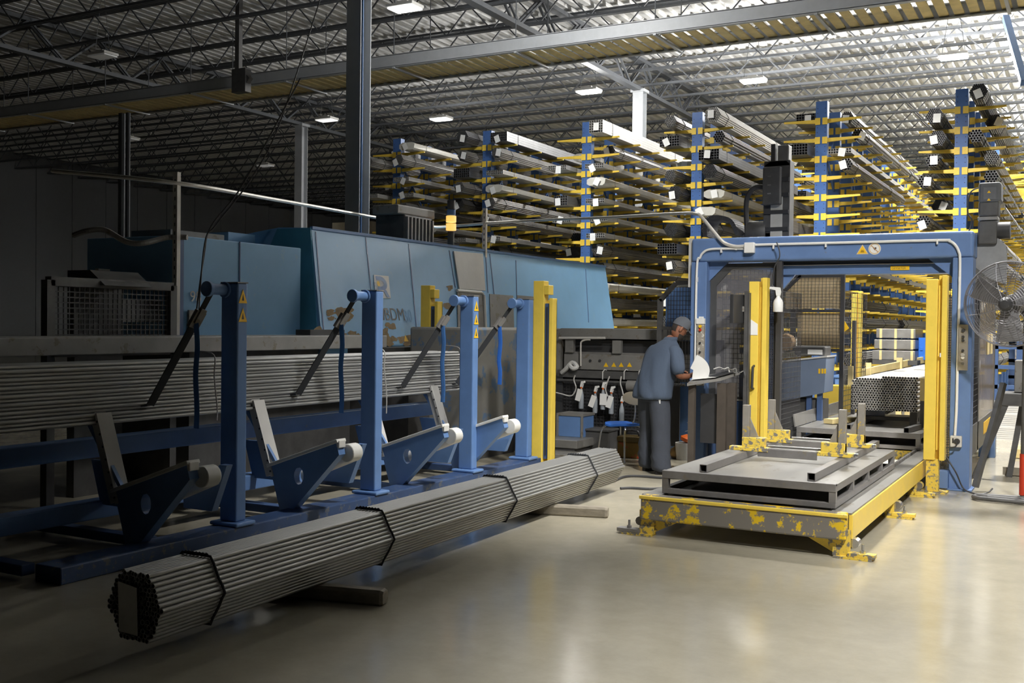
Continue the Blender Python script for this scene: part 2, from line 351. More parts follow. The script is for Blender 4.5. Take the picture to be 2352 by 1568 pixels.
# ------------------------------------------------------------------ tube bundle in front, on two timbers
def hexpts(n, d):   # centres of a flat-topped hexagon of tubes, side n
    out = []
    for r in range(-(n-1), n):
        k = 2*n-1-abs(r)
        for i in range(k): out.append(((i-(k-1)/2)*d, -r*d*.8660254, max(abs(r), abs(i-(k-1)/2)+abs(r)/2) > n-1.6))
    return out
def tube_mesh(name, y0, y1, r, m, n=10, wall=.0022, dx=0.):
    return MB().tube((0, y0, 0), (dx, y1, 0), r, n, wall=wall), m
def strap_loop(c, n, d, y, r, extra=.006):
    R = (n-1)*d+d/2+extra; out = []
    for k in range(6):
        a = math.radians(60*k); out.append(V((c[0]+R*1.02*math.cos(a), y, c[1]+R*1.02*math.sin(a))))
    pts = []
    for k in range(6):
        for i in range(5): pts.append(out[k].lerp(out[(k+1) % 6], i/5))
    return pts
BD = .0257; B0, B1 = 3.63, 9.71; BZ = .09+7*BD*.866+BD/2+.002; BX0, BX1 = -4.05, -4.215
def bx_at(y): return BX0+(BX1-BX0)*(y-B0)/(B1-B0)
tb = thing('tube_bundle', 'long hexagonal strapped bundle of round steel tubes lying on timbers in front', 'tube bundle', (BX0, B0, BZ))
hp = hexpts(8, BD)
proto = MB().tube((BX0, B0, BZ), (BX1, B1, BZ), BD/2, 12, wall=.0022).build('tube', M['tubesteel'], tb, smooth=50)
order = sorted(range(len(hp)), key=lambda i: (not hp[i][2], -(hp[i][1]+hp[i][0])))
for k in order[:100]:
    o = proto if k == order[0] else proto.copy()
    if o is not proto: COL.objects.link(o)
    o.location = (hp[k][0], random.uniform(-.012, .012), hp[k][1])
mb = MB()
for k in order[100:]:
    dx, dz, _ = hp[k]; e = random.uniform(-.012, .012)
    mb.tube((BX0+dx, B0+e, BZ+dz), (BX1+dx, B1+e, BZ+dz), BD/2, 12, wall=.0022)
tag(mb.build('inner_tubes', M['tubesteel'], tb, smooth=50), kind='stuff')
for y in (4.04, 5.6, 7.34, 8.99):
    pts = strap_loop((bx_at(y), BZ), 8, BD, y, 0)
    s_ = MB().path([p+V((0, .003*math.sin(i*2.1), 0)) for i, p in enumerate(pts)], .0075, 6, close=True)
    for i in range(7):
        t = i/6; a = pts[5].lerp(pts[10], .15+.7*t)
        s_.lathe([(.001, -.012), (.011, 0), (.001, .012)], a+V((0, 0, .006)), 6, ax=(1, .3, .2))
    s_.build('wire_tie', M['darkstrap'], tb, smooth=True)
c = V((BX0-.035, B0-.02, BZ))
MB().prism([c+V((-.05, 0, -.13)), c+V((.075, .002, -.135)), c+V((.08, -.01, .1)), c+V((-.055, -.004, .115))], (0, -.0015, 0)).build('paper_tag', M['paper'], tb)
def timber(p, q, label):
    p, q = V(p), V(q); d, a, _ = basis(q-p); rings = []
    for t in (0, .02, .5, .98, 1):
        k = .8 if t in (0, 1) else 1; c = p.lerp(q, t); s_ = .05*k
        rings.append([c+a*x*s_+V((0, 0, .045+z*.045*k)) for x, z in ((-1, -.7), (-.8, -1), (.8, -1), (1, -.7), (1, .6), (.7, 1), (-.7, 1), (-1, .6))])
    one('timber_block', MB().loft(rings), M['wood'], label, 'timber')
timber((-4.55, 4.86, 0), (-3.6, 5.08, 0), 'rough timber block under the near end of the front tube bundle')
timber((-4.75, 8.06, 0), (-3.62, 8.38, 0), 'rough timber block under the far end of the front tube bundle')

# ------------------------------------------------------------------ tube loader: posts, straps, arms, frame
PY = [5.97, 7.72, 9.41, 10.64]; STRAP_END = [(345, 930), (685, 905), (925, 888), (1050, 880)]; ARMY = [5.18, 6.78, 8.35, 9.5]
M['basenavy'] = mat('dark_navy_paint', '#33496f', .5, wear='#5c6068', amt=.3)
ld = thing('tube_loader', 'blue tube loader with four strapped posts and white-lined tilting arms', 'tube loader', (-5.68, 8, 0))
for i, y in enumerate(PY):
    h = 1.93; pm = MB().bx(-5.765, -5.6, y, y+.108, .14, h).bx(-5.82, -5.545, y-.05, y+.16, .11, .14)
    po = pm.build('post', M['bluepost'], ld, bev=.012)
    MB().bx(-5.768, -5.597, y-.003, y+.111, h, h+.008).build('post_cap', M['graypaint'], po)
    px, pz = -5.72, h-.05
    MB().tube((px, y+.01, pz), (px, y-.17, pz), .042, 18).tube((px, y-.17, pz), (px, y-.2, pz), .058, 18).tube((px, y+.0, pz), (px, y-.02, pz), .06, 18).build('strap_pin', M['bluepost'], po, bev=.004, smooth=True)
    # strap: pin -> buckle -> down across the pile -> under it
    sy = y-.11; a = V((px-.02, sy, pz)); b = V((px-.17, sy, pz-.24)); e = GX(*STRAP_END[i], -6.13); b = a.lerp(e, .27); e2 = e+V((-.45, 0, -.06))
    st = MB().beam(a, b, .04, .012, up=(1, 0, .4)).beam(b, e, .062, .01, up=(1, 0, .4)).beam(e, e2, .062, .01, up=(0, 0, 1)).build('sling_strap', M['darkstrap'], ld)
    d = (e-b).normalized()
    MB().beam(b-d*.08, b+d*.06, .085, .04, up=(1, 0, .4)).beam(b-d*.07+V((.035, 0, .02)), b+d*.05+V((.035, 0, .02)), .05, .025, up=(1, 0, .4)).build('ratchet', M['graypaint'], st, bev=.004)
    tl = .42 if i == 3 else .55
    MB().path(bez([b+V((.02, -.02, -.02)), b+V((.035, -.02, -.2)), b+V((.02, -.02, -.4)), b+V((.035, -.02, -tl-.1)), b+V((.03, -.02, -tl-.25))], 4), .02, 6, flat=(.026, .003)).build('strap_tail', M['bluestrap'] if i == 3 else mat('faded_blue_webbing', '#4c7fc0', .8), st)
    if i in (0, 2):
        for k in range(2 if i == 0 else 3):
            zc = h-.1-.14*k; q = V((-5.598, y+.054, zc)); pl = MB()
            pl.prism([q+V((0, -.045, -.05)), q+V((0, .045, -.05)), q+V((0, 0, .055))], (.002, 0, 0)).build('warning_sign', M['signyellow'], po)
            MB().prism([q+V((.002, -.012, -.03)), q+V((.002, .012, -.03)), q+V((.002, 0, .02))], (.001, 0, 0)).build('sign_mark', M['black'], po)
MB().bx(-5.8, -5.56, 4.4, 11.2, .0, .11).build('base_beam', M['basenavy'], ld, bev=.01)
MB().bx(-6.75, -6.6, 4.2, 10.4, .6, .745).build('rear_beam', M['bluepost'], ld, bev=.01)
MB().bx(-6.45, -6.3, 4.2, 10.4, .2, .33).build('mid_beam', M['bluepost'], ld, bev=.01)
for y in (4.4, 5.4, 6.9, 8.4, 9.9): MB().bx(-7.4, -5.86, y-.05, y+.05, .03, .1).build('cross_beam', M['navy'], ld, bev=.006)
for y in ARMY:
    T_ = .085
    # blue tilting wedge with hole: outline in X,Z around the hole as a bridged face
    tip, heel, bot = V((-5.3, y, .68)), V((-5.99, y, .44)), V((-5.87, y, .06)); t2 = V((-5.27, y, .585)); b2 = V((-5.77, y, .07))
    loop = [heel, bot, b2, t2, tip]
    hc = V((-5.68, y, .385)); hr = .062
    mb = MB(); outer = []
    for k in range(len(loop)):
        for j in range(6): outer.append(loop[k].lerp(loop[(k+1) % len(loop)], j/6))
    outer = [p-hc for p in outer]; outer.sort(key=lambda p: math.atan2(p.z, p.x)); n = len(outer)
    for yy, fl in ((0, 0), (T_, 1)):
        vs = [hc+p+V((0, yy, 0)) for p in outer]+[hc+V((hr*.8*p.x, 0, hr*1.15*p.z))*(1/p.length)+V((0, yy, 0)) for p in outer]
        fs = [(i, (i+1) % n, n+(i+1) % n, n+i) for i in range(n)]
        mb.add(vs, [f if fl == 0 else f[::-1] for f in fs])
    k = 2*n
    mb.f += [(i, i+k, (i+1) % n+k, (i+1) % n) for i in range(n)] + [(n+i, n+(i+1) % n, n+(i+1) % n+k, n+i+k) for i in range(n)]
    am = mb.build('tilting_arm', M['bluepost'], ld)
    u = (tip-heel).normalized(); up = V((-u.z, 0, u.x))
    MB().beam(heel-u*.02+up*.012+V((0, T_/2, 0)), tip+u*.025+up*.012+V((0, T_/2, 0)), .12, .028).bx(tip.x+.0, tip.x+.03, y, y+T_, .64, .70).build('white_liner', M['roll'], am, bev=.005)
    MB().tube((-5.27, y+.095, .59), (-5.27, y+.22, .59), .075, 20).build('nylon_roller', M['roll'], am, smooth=True, bev=.006)
    MB().tube((-5.3, y+.26, .56), (-5.95, y+.26, .3), .05, 12).build('air_cylinder', M['lightgray'], am, smooth=True)
    # perforated upright leaning back under the pile
    p0, p1 = V((-5.955, y+.05, .36)), V((-6.17, y+.05, .98))
    up_ = MB().beam(p0, p1, .022, .13, up=(0, 1, 0)).beam(p0+V((-.05, .0, 0)), p1+V((-.05, 0, 0)), .05, .1, up=(0, 1, 0)).build('back_plate', M['lightgray'], ld)
    hm = MB(); d = (p1-p0).normalized(); nn = V((-d.z, 0, d.x))*-1
    for k in range(7): q = p0.lerp(p1, .07+.14*k); hm.tube(q+V((0, -.068, 0)), q+V((0, -.0655, 0)), .009, 8)
    hm.build('bolt_hole', M['black'], up_)
    MB().beam((-5.93, y+.02, .46), (-6.28, y+.02, .92), .03, .03).prism([(-6.16, y+.16, .62), (-6.42, y+.16, .62), (-6.32, y+.16, .3), (-6.02, y+.16, .3)], (0, .03, 0)).build('arm_stay', M['bluepost'], ld)
    MB().prism([(-5.52, y+.46, .28), (-5.8, y+.46, .28), (-5.8, y+.46, .44), (-5.62, y+.46, .44), (-5.45, y+.46, .62), (-5.38, y+.46, .62)], (0, .06, 0)).build('stop_bracket', M['bluepost'], ld)
# the loose pile of tubes slung in the straps
PD = .031; k = 0; pr = None
for r in range(16):
    z = .915+r*PD*.87; xf = -6.175-.006*r-(r % 2)*PD/2
    for c_ in range(11):
        if c_ > 2 and r < 13: continue
        if r == 15 and c_ % 4 == 3: continue
        x = xf-c_*PD
        if pr is None:
            pr = MB().tube((x, 4.2, z), (x, 10.2, z), PD/2-.0004, 10, wall=.003).build('steel_tube', M['tubesteel'], None, smooth=50)
            # give the tube an origin of its own
            for vv in pr.data.vertices: vv.co -= V((x, 4.2, z))
            pr.location = (x, 4.2, z); o = pr
            tag(pr, 'long round steel tube in the loose pile slung on the blue loader', 'steel tube', 'loose tubes on the loader')
        else:
            o = pr.copy(); COL.objects.link(o); o.location = (x, 4.2+random.uniform(-.05, .05), z)
for s_, y in ((0, 8.62), (1, 6.3), (2, 10.05)):
    tag(MB().path(bez([(-6.14-.2, y, 1.40), (-6.165, y+.01, 1.37), (-6.15, y, 1.2), (-6.135, y+.02, .95), (-6.12, y, .75+.1*(s_ == 1))], 5), .006, 6).build('tie_wire', M['steel'] if s_ else M['tubelight'], None), ['loose tie wire hanging over the tube pile behind the second post', 'tie wire over the dark end of the loose tube pile', 'tie wire at the right end of the loose tube pile'][s_], 'wire')

# ------------------------------------------------------------------ yellow light curtain posts
def curtain(name_label, x, y, h, z0=.0, wdt=.17, dep=.1, slot=True, cap=True, foot=True, mth='yellow', group=None, twist=0, split=False, name='light_curtain_post'):
    t = thing(name, name_label, 'post', (x, y, 0), group); t.rotation_euler.z = twist
    a, b = x-wdt/2, x+wdt/2
    if split:
        MB().bx(a, a+wdt*.55, y, y+dep, z0, h).bx(a+wdt*.55, a+wdt*.8, y, y+dep, h-.16, h-.05).build('guard_channel', M[mth], t, bev=.006)
        MB().bx(b-wdt*.18, b, y, y+dep, z0, h-.2).bx(a+wdt*.5, b, y+dep-.02, y+dep, z0, h-.22).build('guard_channel', M[mth], t, bev=.005)
        MB().bx(a+wdt*.58, a+wdt*.8, y+.02, y+.06, z0+.1, h-.26).build('light_curtain', M['navy'], t)
        MB().bx(a+wdt*.65, a+wdt*.72, y+.012, y+.021, z0+.14, h-.3).build('sensor_strip', M['black'], t)
    else:
        MB().bx(a, a+wdt*.55, y, y+dep, z0, h-.04).build('guard_channel', M[mth], t, bev=.006)
        MB().bx(b-wdt*.25, b, y-.01, y+dep, z0, h).bx(a+wdt*.55, b-wdt*.25, y+dep*.6, y+dep, z0, h).build('guard_channel', M[mth], t, bev=.005)
        if slot: MB().bx(a+wdt*.57, b-wdt*.27, y+dep*.35, y+dep*.58, z0+.1, h-.1).build('light_curtain', M[mth], t)
    if foot: MB().bx(a-.02, b+.03, y-.03, y+dep+.05, 0, .015).build('foot_plate', M['wornyellow'], t)
    return t
curtain('worn yellow light curtain post at the right end of the blue loader', -5.56, 10.9, 2.15, split=True, wdt=.25, dep=.12)
p = GX(986, 655, -7.25)
curtain('yellow light curtain post standing before the pale blue machine', -7.25, p.y, p.z, split=True, wdt=.25, dep=.12)
t = curtain('yellow post with black handle, left side of the gantry opening', -3.24, 11.55, 2.19, wdt=.2, dep=.12)
MB().path([(-3.27, 11.545, 1.22), (-3.27, 11.5, 1.21), (-3.275, 11.5, .98), (-3.275, 11.545, .97)], .014, 8).build('handle', M['black'], t)
MB().prism([(-3.335, 11.546, 1.56), (-3.235, 11.546, 1.56), (-3.235, 11.546, 1.68), (-3.325, 11.546, 1.74)], (0, -.002, 0)).build('paper_note', M['paper'], t)
t = curtain('tall bright yellow post at the right side of the gantry opening', -1.385, 11.42, 2.19, wdt=.2, dep=.13, z0=.33)
MB().bx(-1.46, -1.34, 11.44, 11.54, 0, .34).build('lower_post', M['wornyellow'], t, bev=.004)
MB().bx(-1.345, -1.3, 11.412, 11.42, 1.37, 1.41).build('white_label', M['paper'], t)
p = GZ(1963, 668, 2.194)
curtain('yellow post far inside the gantry beside the black mesh door', p.x+.03, p.y, 2.19, wdt=.14, dep=.12)
# ------------------------------------------------------------------ pale blue laser machine
MXB, MXT, MZB, MZT = -7.8, -8.15, 1.375, 2.76
mp0 = V((MXB, 10, MZB)); mnn = V((MZT-MZB, 0, MXB-MXT)).normalized()
def face(px, py, off=0.): return GP(px, py, mp0+mnn*off, mnn)
mu = V((0, 1, 0)); mv = V((MXT-MXB, 0, MZT-MZB)).normalized()
lm = thing('laser_tube_cutter', 'long pale blue tube laser machine behind the loader, with a big R logo', 'machine', (-8.2, 13, 0))
yl, yr = face(740, 793).y, face(1408, 750).y; tl_, tr_ = face(715, 522).y, face(1390, 612).y
# sloping enclosure, split into panels along the face
cuts_t = [0, .012, .18, .33, .56, .575, .68, .75, .88, 1]; Y0, Y1 = yl, yr
mb = MB()
loop = [(MXB, MZB), (MXT, MZT), (MXT-.5, MZT+.02), (-9.6, MZT-.1), (-9.6, 1.0), (MXB-.2, 1.0), (MXB, MZB-.02)]
vs0 = [V((x, yl+(tl_-yl)*max(0, (z-MZB)/(MZT-MZB)), z)) for x, z in loop]; vs1 = [V((x, yr+(tr_-yr)*max(0, (z-MZB)/(MZT-MZB)), z)) for x, z in loop]
mb.add(vs0+vs1, [tuple(range(7)), tuple(range(13, 6, -1))]+[(i, 7+i, 7+(i+1) % 7, (i+1) % 7) for i in range(7)])
enc = mb.build('enclosure', M['machine'], lm)
# seams between panels (grooves as thin dark blue strips), top fold
for (ax_, ay_), (bx_, by_) in [((725, 532), (746, 790)), ((840, 545), (866, 800)), ((939, 560), (960, 790)), ((1032, 575), (1046, 660)), ((1116, 590), (1121, 672)), ((1125, 583), (1135, 675)), ((1345, 618), (1352, 740)), ((1185, 598), (1187, 690))]:
    MB().beam(face(ax_, ay_, .002), face(bx_, by_, .002), .018, .006, up=mnn).build('panel_seam', M['navy'], enc)
MB().beam(V((MXT, tl_, MZT)), V((MXT, tr_, MZT)), .04, .035).build('top_fold', M['bluepost'], enc)
q = [face(1042, 577, .004), face(1040, 663, .004), face(1113, 668, .004), face(1104, 583, .004)]
q = [face(1040, 577, .004), face(1053, 664, .004), face(1113, 668, .004), face(1107, 583, .004)]
MB().prism(q, mnn*.02).build('white_panel', M['lightgray'], lm, bev=.004)
q = [face(1049, 667, .004), face(1052, 800, .004), face(1118, 800, .004), face(1110, 672, .004)]
MB().prism(q, mnn*.012).build('door_window', M['graypaint'], lm)
MB().path([face(1050, 667, .02), face(1105, 671, .02), face(1112, 680, .02), face(1118, 800, .02)], .022, 8).build('window_trim', M['white'], lm)
for a in ([(1124, 675), (1126, 752), (1180, 752), (1178, 679)], [(1187, 678), (1190, 752), (1240, 754), (1236, 682)]):
    MB().prism([face(x, y, .003) for x, y in a], mnn*.008).build('window_pane', M['graypaint'], lm)
    MB().beam(face(a[1][0], a[1][1]+3, .01), face(a[2][0], a[2][1]+3, .01), .05, .02, up=mnn).build('window_sill_strip', M['steel'], lm)
# rust and worn paint patches low on the panels: irregular thin films
rust = mat('worn_paint_primer', '#8f7c5e', .8, var=.3, scale=8)
random.seed(3); 
for (px, py, rx, ry, nblob) in ((795, 777, 50, 12, 34), (900, 780, 60, 10, 34), (733, 775, 6, 20, 8), (780, 722, 24, 14, 16), (1032, 690, 4, 36, 9), (885, 762, 18, 18, 12)):
    mb = MB()
    for k in range(nblob):
        cx_, cy_ = px+random.uniform(-rx, rx), py+random.uniform(-ry, ry); s_ = random.uniform(.2, 1.5)
        L_ = [face(cx_+s_*9*random.uniform(.5, 1.3)*math.cos(a*.7), cy_+s_*7*random.uniform(.5, 1.3)*math.sin(a*.7), .0015+.0002*k) for a in range(9)]
        mb.add(L_, [tuple(range(8, -1, -1))])
    tag(mb.build('worn_patch', rust, enc), kind='stuff')
# end box, left part and vent
ye = tl_
MB().add([V((-7.83, yl-.02, 1.2)), V((MXT, ye-.02, MZT)), V((-8.66, ye-.02, MZT)), V((-9.3, yl-.02, 1.2)), V((-7.83, yl+.3, 1.2)), V((MXT, ye+.3, MZT)), V((-8.66, ye+.3, MZT)), V((-9.3, yl+.3, 1.2))],
         [(0, 1, 2, 3), (7, 6, 5, 4), (0, 4, 5, 1), (1, 5, 6, 2), (2, 6, 7, 3), (3, 7, 4, 0)]).build('end_panel', M['teal'], lm)
lb = MB(); y0, y1 = 7.75, yl-.03
lb.bx(-9.4, -8.1, y0, y1, 1.15, 2.5); lb.build('left_cabinet', M['machine'], lm, bev=.01)
MB().bx(-8.1, -8.09, y0+.9, y0+.915, 1.15, 2.5).bx(-8.1, -8.09, y0+.02, y0+.1, 1.15, 2.5).build('panel_seam', M['navy'], lm)
MB().bx(-9.3, -8.7, y0+.5, y0+1.3, 2.5, 2.62).build('roof_vent', M['graypaint'], lm)
MB().bx(-9.2, -8.85, y1-.4, y1+.05, 2.5, 2.68).build('rear_box', M['machine'], lm)
MB().bx(-8.085, -8.06, y0+.15, y0+.25, 1.15, 1.75).build('conduit_cover', M['graypaint'], lm)
p = GX(437, 670, -8.08); text('number_lettering', '98', .16, M['lightgray'], lm, (-8.085, p.y, p.z-.1), (0, 1, 0), (0, 0, 1))
# gray ledge and base under the enclosure
MB().bx(-7.78, -7.1, 4.5, 10.0, 1.36, 1.5).build('front_ledge', M['graypaint'], lm, bev=.008)
MB().bx(-9.5, -7.85, 7.7, 18.0, 0, 1.36).bx(-7.85, -7.0, 10.3, 18, 0, 1.0).bx(-7.7, -7.45, 10.05, 12.2, 1.28, 1.345).build('machine_base', M['darksteel'], lm)
MB().bx(-7.6, -7.4, 9.0, 9.6, 1.5, 1.56).build('clamp_block', M['black'], lm)
# logo plate and lettering
c0, c1, c2, c3 = face(858, 631, .004), face(892, 634, .004), face(897, 685, .004), face(862, 684, .004)
MB().prism([c0, c3, c2, c1], mnn*.004).build('logo_plate', M['white'], lm)
LW = (c1-c0).length; LH = (c3-c0).length
def lg(u, v, k=.009): return c3+mu*(u*LW)+mv*(v*LH)+mnn*k
bl = M['bluepost']
outer = [lg(.26, .93)]+[lg(.52+.42*math.cos(a), .62+.31*math.sin(a)) for a in [math.pi/2-i*math.pi/12 for i in range(13)]]
inner = [lg(.26, .76)]+[lg(.46+.26*math.cos(a), .62+.14*math.sin(a)) for a in [math.pi/2-i*math.pi/12 for i in range(13)]]
mb = MB(); n = len(outer); mb.add(outer+inner, [(i, n+i, n+i+1, i+1) for i in range(n-1)])
mb.add([lg(.26, .48), lg(.26, .31), lg(.6, .31), lg(.6, .48)], [(0, 1, 2, 3)])
mb.add([lg(.32, .33), lg(.32, .06), lg(.5, .06), lg(.5, .33)], [(0, 1, 2, 3)]); mb.add([lg(.6, .34), lg(.78, .04), lg(.97, .04), lg(.8, .36)], [(0, 1, 2, 3)])
mb.build('logo_letter', bl, lm)
MB().add([lg(.36+.1*math.cos(a*.5236), .61+.11*math.sin(a*.5236), .01) for a in range(12)], [tuple(range(12))]).build('logo_dot', M['signyellow'], lm)
text('logo_lettering', 'TUNDI', LH*.17, bl, lm, lg(.19, .14, .008), mv, -mu, ext=.0005)
p = face(886, 735, .004); q = face(886, 707, .004); hh = (q-p).length
MB().prism([face(876, 735, .003), face(883, 735, .003), face(883, 708, .003), face(876, 708, .003)], mnn*.002).build('logo_block', M['black'], lm)
text('model_lettering', 'BDM', hh*1.38, M['black'], lm, p, mu, mv, sx=.92)
text('model_lettering', '30', hh*1.38, mat('faded_blue_ink', '#6f9cc8', .5), lm, face(931, 738, .004), mu, mv, sx=.8)
for px in (932, 946):
    q = face(px, 777, .006); MB().prism([q-mu*.05-mv*.04, q+mu*.05-mv*.04, q+mv*.05], mnn*.002).build('warning_sign', M['signyellow'], lm)
# beacon, motor and white box on top
bp = face(1058, 580); bc = V((-8.3, bp.y, 2.75))
bcn = thing('signal_beacon', 'stack light glowing orange on top of the pale blue machine', 'beacon', tuple(bc))
MB().tube(bc, bc+V((0, 0, .25)), .05, 14).build('pole', M['darksteel'], bcn, smooth=True)
MB().tube(bc+V((0, 0, .26)), bc+V((0, 0, .36)), .075, 18).tube(bc+V((0, 0, .38)), bc+V((0, 0, .47)), .075, 18).build('orange_lens', emit('beacon_orange', (1, .5, .08), 1.2), bcn, smooth=True)
MB().tube(bc+V((0, 0, .48)), bc+V((0, 0, .56)), .065, 18).build('blue_lens', M['bluepost'], bcn, smooth=True)
MB().tube(bc+V((0, 0, .57)), bc+V((0, 0, .7)), .06, 18).build('cap', M['darksteel'], bcn, smooth=True)
mo = thing('blower_motor', 'dark ribbed blower motor on top of the machine, left of the beacon', 'motor', (bc.x-.3, bc.y-.6, 2.75))
MB().bx(bc.x-.6, bc.x-.1, bc.y-1.05, bc.y-.35, 2.77, 3.15).build('motor_body', M['darksteel'], mo, bev=.02)
mb = MB()
for k in range(8): mb.bx(bc.x-.1, bc.x-.06, bc.y-1.03+k*.09, bc.y-1.0+k*.09, 2.8, 3.12)
mb.build('cooling_fin', M['steel'], mo)
MB().bx(bc.x-.55, bc.x-.12, bc.y-1.2, bc.y-.25, 3.15, 3.28).build('motor_cover', M['graypaint'], mo, bev=.02)
wb = one('wall_cabinet', MB().bx(-16.6, -15.4, 21, 21.4, 0, 4.1), M['cream'], 'pale cream cabinet seen over the left end of the machine', 'cabinet')
# uprights with slots and the conduit run over the machine
def slotted(x, y, z0, z1, label):
    t = thing('slotted_strut', label, 'strut', (x, y, z0))
    MB().bx(x-.03, x-.022, y, y+.04, z0, z1).bx(x+.022, x+.03, y, y+.04, z0, z1).bx(x-.03, x+.03, y-.006, y, z0, z1).build('channel', M['conduit'], t)
    mb = MB(); z = z0+.05
    while z < z1-.05: mb.bx(x-.008, x+.008, y-.0075, y-.005, z, z+.035); z += .085
    mb.build('slot', M['darksteel'], t)
s1 = GY(402, 600, 7.6); slotted(s1.x, 7.6, 1.5, GY(402, 395, 7.6).z, 'pale slotted strut standing at the left end of the blue machine')
s2 = V((-8.0, face(1113, 580).y, 2.74)); s2t = GY(1113, 478, s2.y)
slotted(s2t.x, s2.y, 2.6, s2t.z, 'slotted strut carrying the pipe on top of the machine, right of the beacon')
# ------------------------------------------------------------------ left end: dark mesh guard and clutter
lg_ = thing('mesh_guard', 'dark mesh safety guard window at the far left behind the loader', 'guard', (-8.2, 6, 0))
p0, p1, p2 = GX(110, 790, -7.9), GX(392, 790, -7.9), GX(392, 668, -7.9)
MB().mesh_grid((-7.9, p0.y, p1.z), (0, p1.y-p0.y, 0), (0, 0, p2.z-p1.z), 26, 11, .005).build('mesh_panel', M['mesh'], lg_)
f_ = MB(); 
for y in (p0.y, p1.y): f_.bx(-7.94, -7.86, y-.04, y+.04, 0, p2.z+.05)
f_.bx(-7.94, -7.86, p0.y, p1.y, p2.z, p2.z+.08).bx(-7.94, -7.86, p0.y, p1.y, p1.z-.1, p1.z).build('guard_frame', M['darksteel'], lg_)
one('backing_sheet', MB().bx(-8.75, -8.7, p0.y+1.2, p1.y-.05, 1.3, 2.15), M['white'], 'pale sheet seen through the dark mesh guard at far left', 'sheet')
one('drive_unit', MB().bx(-8.6, -8.3, p0.y+1.1, p0.y+2.0, 1.62, 1.85).bx(-8.5, -8.2, p0.y+2.1, p0.y+2.5, 1.6, 1.9).bx(-8.6, -8.3, p0.y+.9, p1.y-.2, 1.3, 1.36), M['darksteel'], 'dark drive unit behind the mesh guard at far left', 'machine part')
hh0, hh1 = GX(215, 655, -7.95), GX(325, 655, -7.95)
one('sheet_metal_hood', MB().prism([(-8.2, hh0.y, hh0.z), (-7.8, hh0.y, hh0.z), (-8.0, hh0.y, hh0.z+.14), (-8.2, hh0.y, hh0.z+.14)], (0, hh1.y-hh0.y, 0)).bx(-8.3, -8.2, hh0.y, hh1.y, 0, hh0.z+.14), M['darksteel'], 'dark sheet metal hood above the mesh guard at far left', 'hood')
one('hose', MB().path(bez([GY(170, 540, 7.0), GY(200, 530, 7.0), GY(240, 528, 7.1), GY(290, 555, 7.2), GY(330, 558, 7.3), GY(385, 545, 7.6), GY(430, 545, 7.7)], 6), .028, 8), M['graypaint'], 'sagging grey hose reaching the left end of the blue machine', 'hose')
one('pipe_riser', MB().tube((GY(278, 640, 10).x, 10, 0), (GY(278, 640, 10).x, 10, 4.4), .045, 8).tube((GY(292, 640, 10).x, 10, 0), (GY(292, 640, 10).x, 10, 4.4), .03, 8), mat('dull_pipe_grey', '#56575a', .85), 'pair of vertical grey pipes in the dark left background', 'pipe')
one('cable', MB().path(bez([GY(690, 180, 8.2), GY(560, 420, 8.0), GY(485, 520, 7.8), GY(468, 590, 7.7), GY(448, 740, 7.6)], 8), .008, 6), M['black'], 'black cable hanging down past the left end of the machine', 'cable')
one('cable', MB().path(bez([GY(735, 0, 8.6), GY(640, 290, 8.2), GY(570, 420, 8.0), GY(497, 515, 7.8), GY(470, 560, 7.7), GY(455, 740, 7.6)], 8), .007, 6), M['black'], 'black cable running up to the roof above the left machine end', 'cable')
# the white-grey pipe across the machine to the gantry
gx = 11.72
pts = [GY(120, 392, 7.4), GY(402, 421, 7.58), GX(860, 500, -8.0), V((s2t.x, s2.y-.02, GY(1113, 512, s2.y-.02).z))]
pts = [GY(120, 392, 7.5), GY(402, 420, 7.58), GY(630, 458, 9.6), GY(850, 497, 12.2), GY(985, 520, 14.2), GY(1050, 518, 14.9), GY(1113, 513, s2.y-.03)]
one('conduit', MB().path(bez(pts, 6), .022, 8), M['conduit'], 'thin pale pipe running over the machine from the far left', 'pipe', smooth=True)
cp = [GY(1113, 512, s2.y-.03), GY(1230, 506, 14.4), GY(1400, 499, 13.2), GY(1560, 490, 12.1), GY(1597, 491, 11.9), GY(1612, 499, 11.8), GY(1650, 545, 11.7), GY(1668, 560, 11.69), GY(1690, 566, 11.69), GY(1712, 565, 11.69)]
one('conduit', MB().path(bez(cp, 6), .02, 10), M['conduit'], 'pale pipe bending down into the junction box on the gantry', 'pipe', smooth=True)

# ------------------------------------------------------------------ grey machine bed with the tool rail
bed = thing('machine_bed', 'grey steel machine bed with open slot and tool rail behind the worker', 'machine', (-6, 13, 0))
yb = 13.0
def by(px, py, y=yb): return GY(px, py, y)
xa, xb_ = by(1268, 800).x, by(1512, 800).x; ztop = 1.6; xi = by(1288, 800).x
z1, z2, z3, z4 = by(1300, 776).z, by(1300, 812).z, by(1300, 847).z, by(1300, 862).z
MB().bx(-7.3, -6.5, 10.75, 13.3, .25, 1.6).build('side_housing', mat('stained_grey_paint', '#87857f', .5, wear='#5f7896', amt=.36, scale=1.6, var=.2), bed, bev=.03)
MB().bx(-7.0, -6.52, 10.9, 13.3, 0, .25).build('plinth', M['darksteel'], bed)
loop = [(xa, 0), (xa, ztop-.12), (xa+.04, ztop-.03), (xa+.14, ztop), (xb_+.6, ztop), (xb_+.6, z1), (xi+.0, z1), (xi, 0)]
MB().prism([(x, yb, z) for x, z in loop], (0, .9, 0)).build('end_frame', M['graypaint'], bed)
MB().bx(xa, xb_+.6, yb+.9, yb+1.6, 0, ztop).build('bed_body', M['graypaint'], bed)
MB().bx(xi+.02, xb_+.5, yb+.1, yb+.85, z2-.0, z1-.02).build('slot_lining', M['black'], bed)
MB().bx(xi+.05, xb_+.6, yb-.0, yb+.75, z3, z2).build('front_box', M['graypaint'], bed, bev=.006)
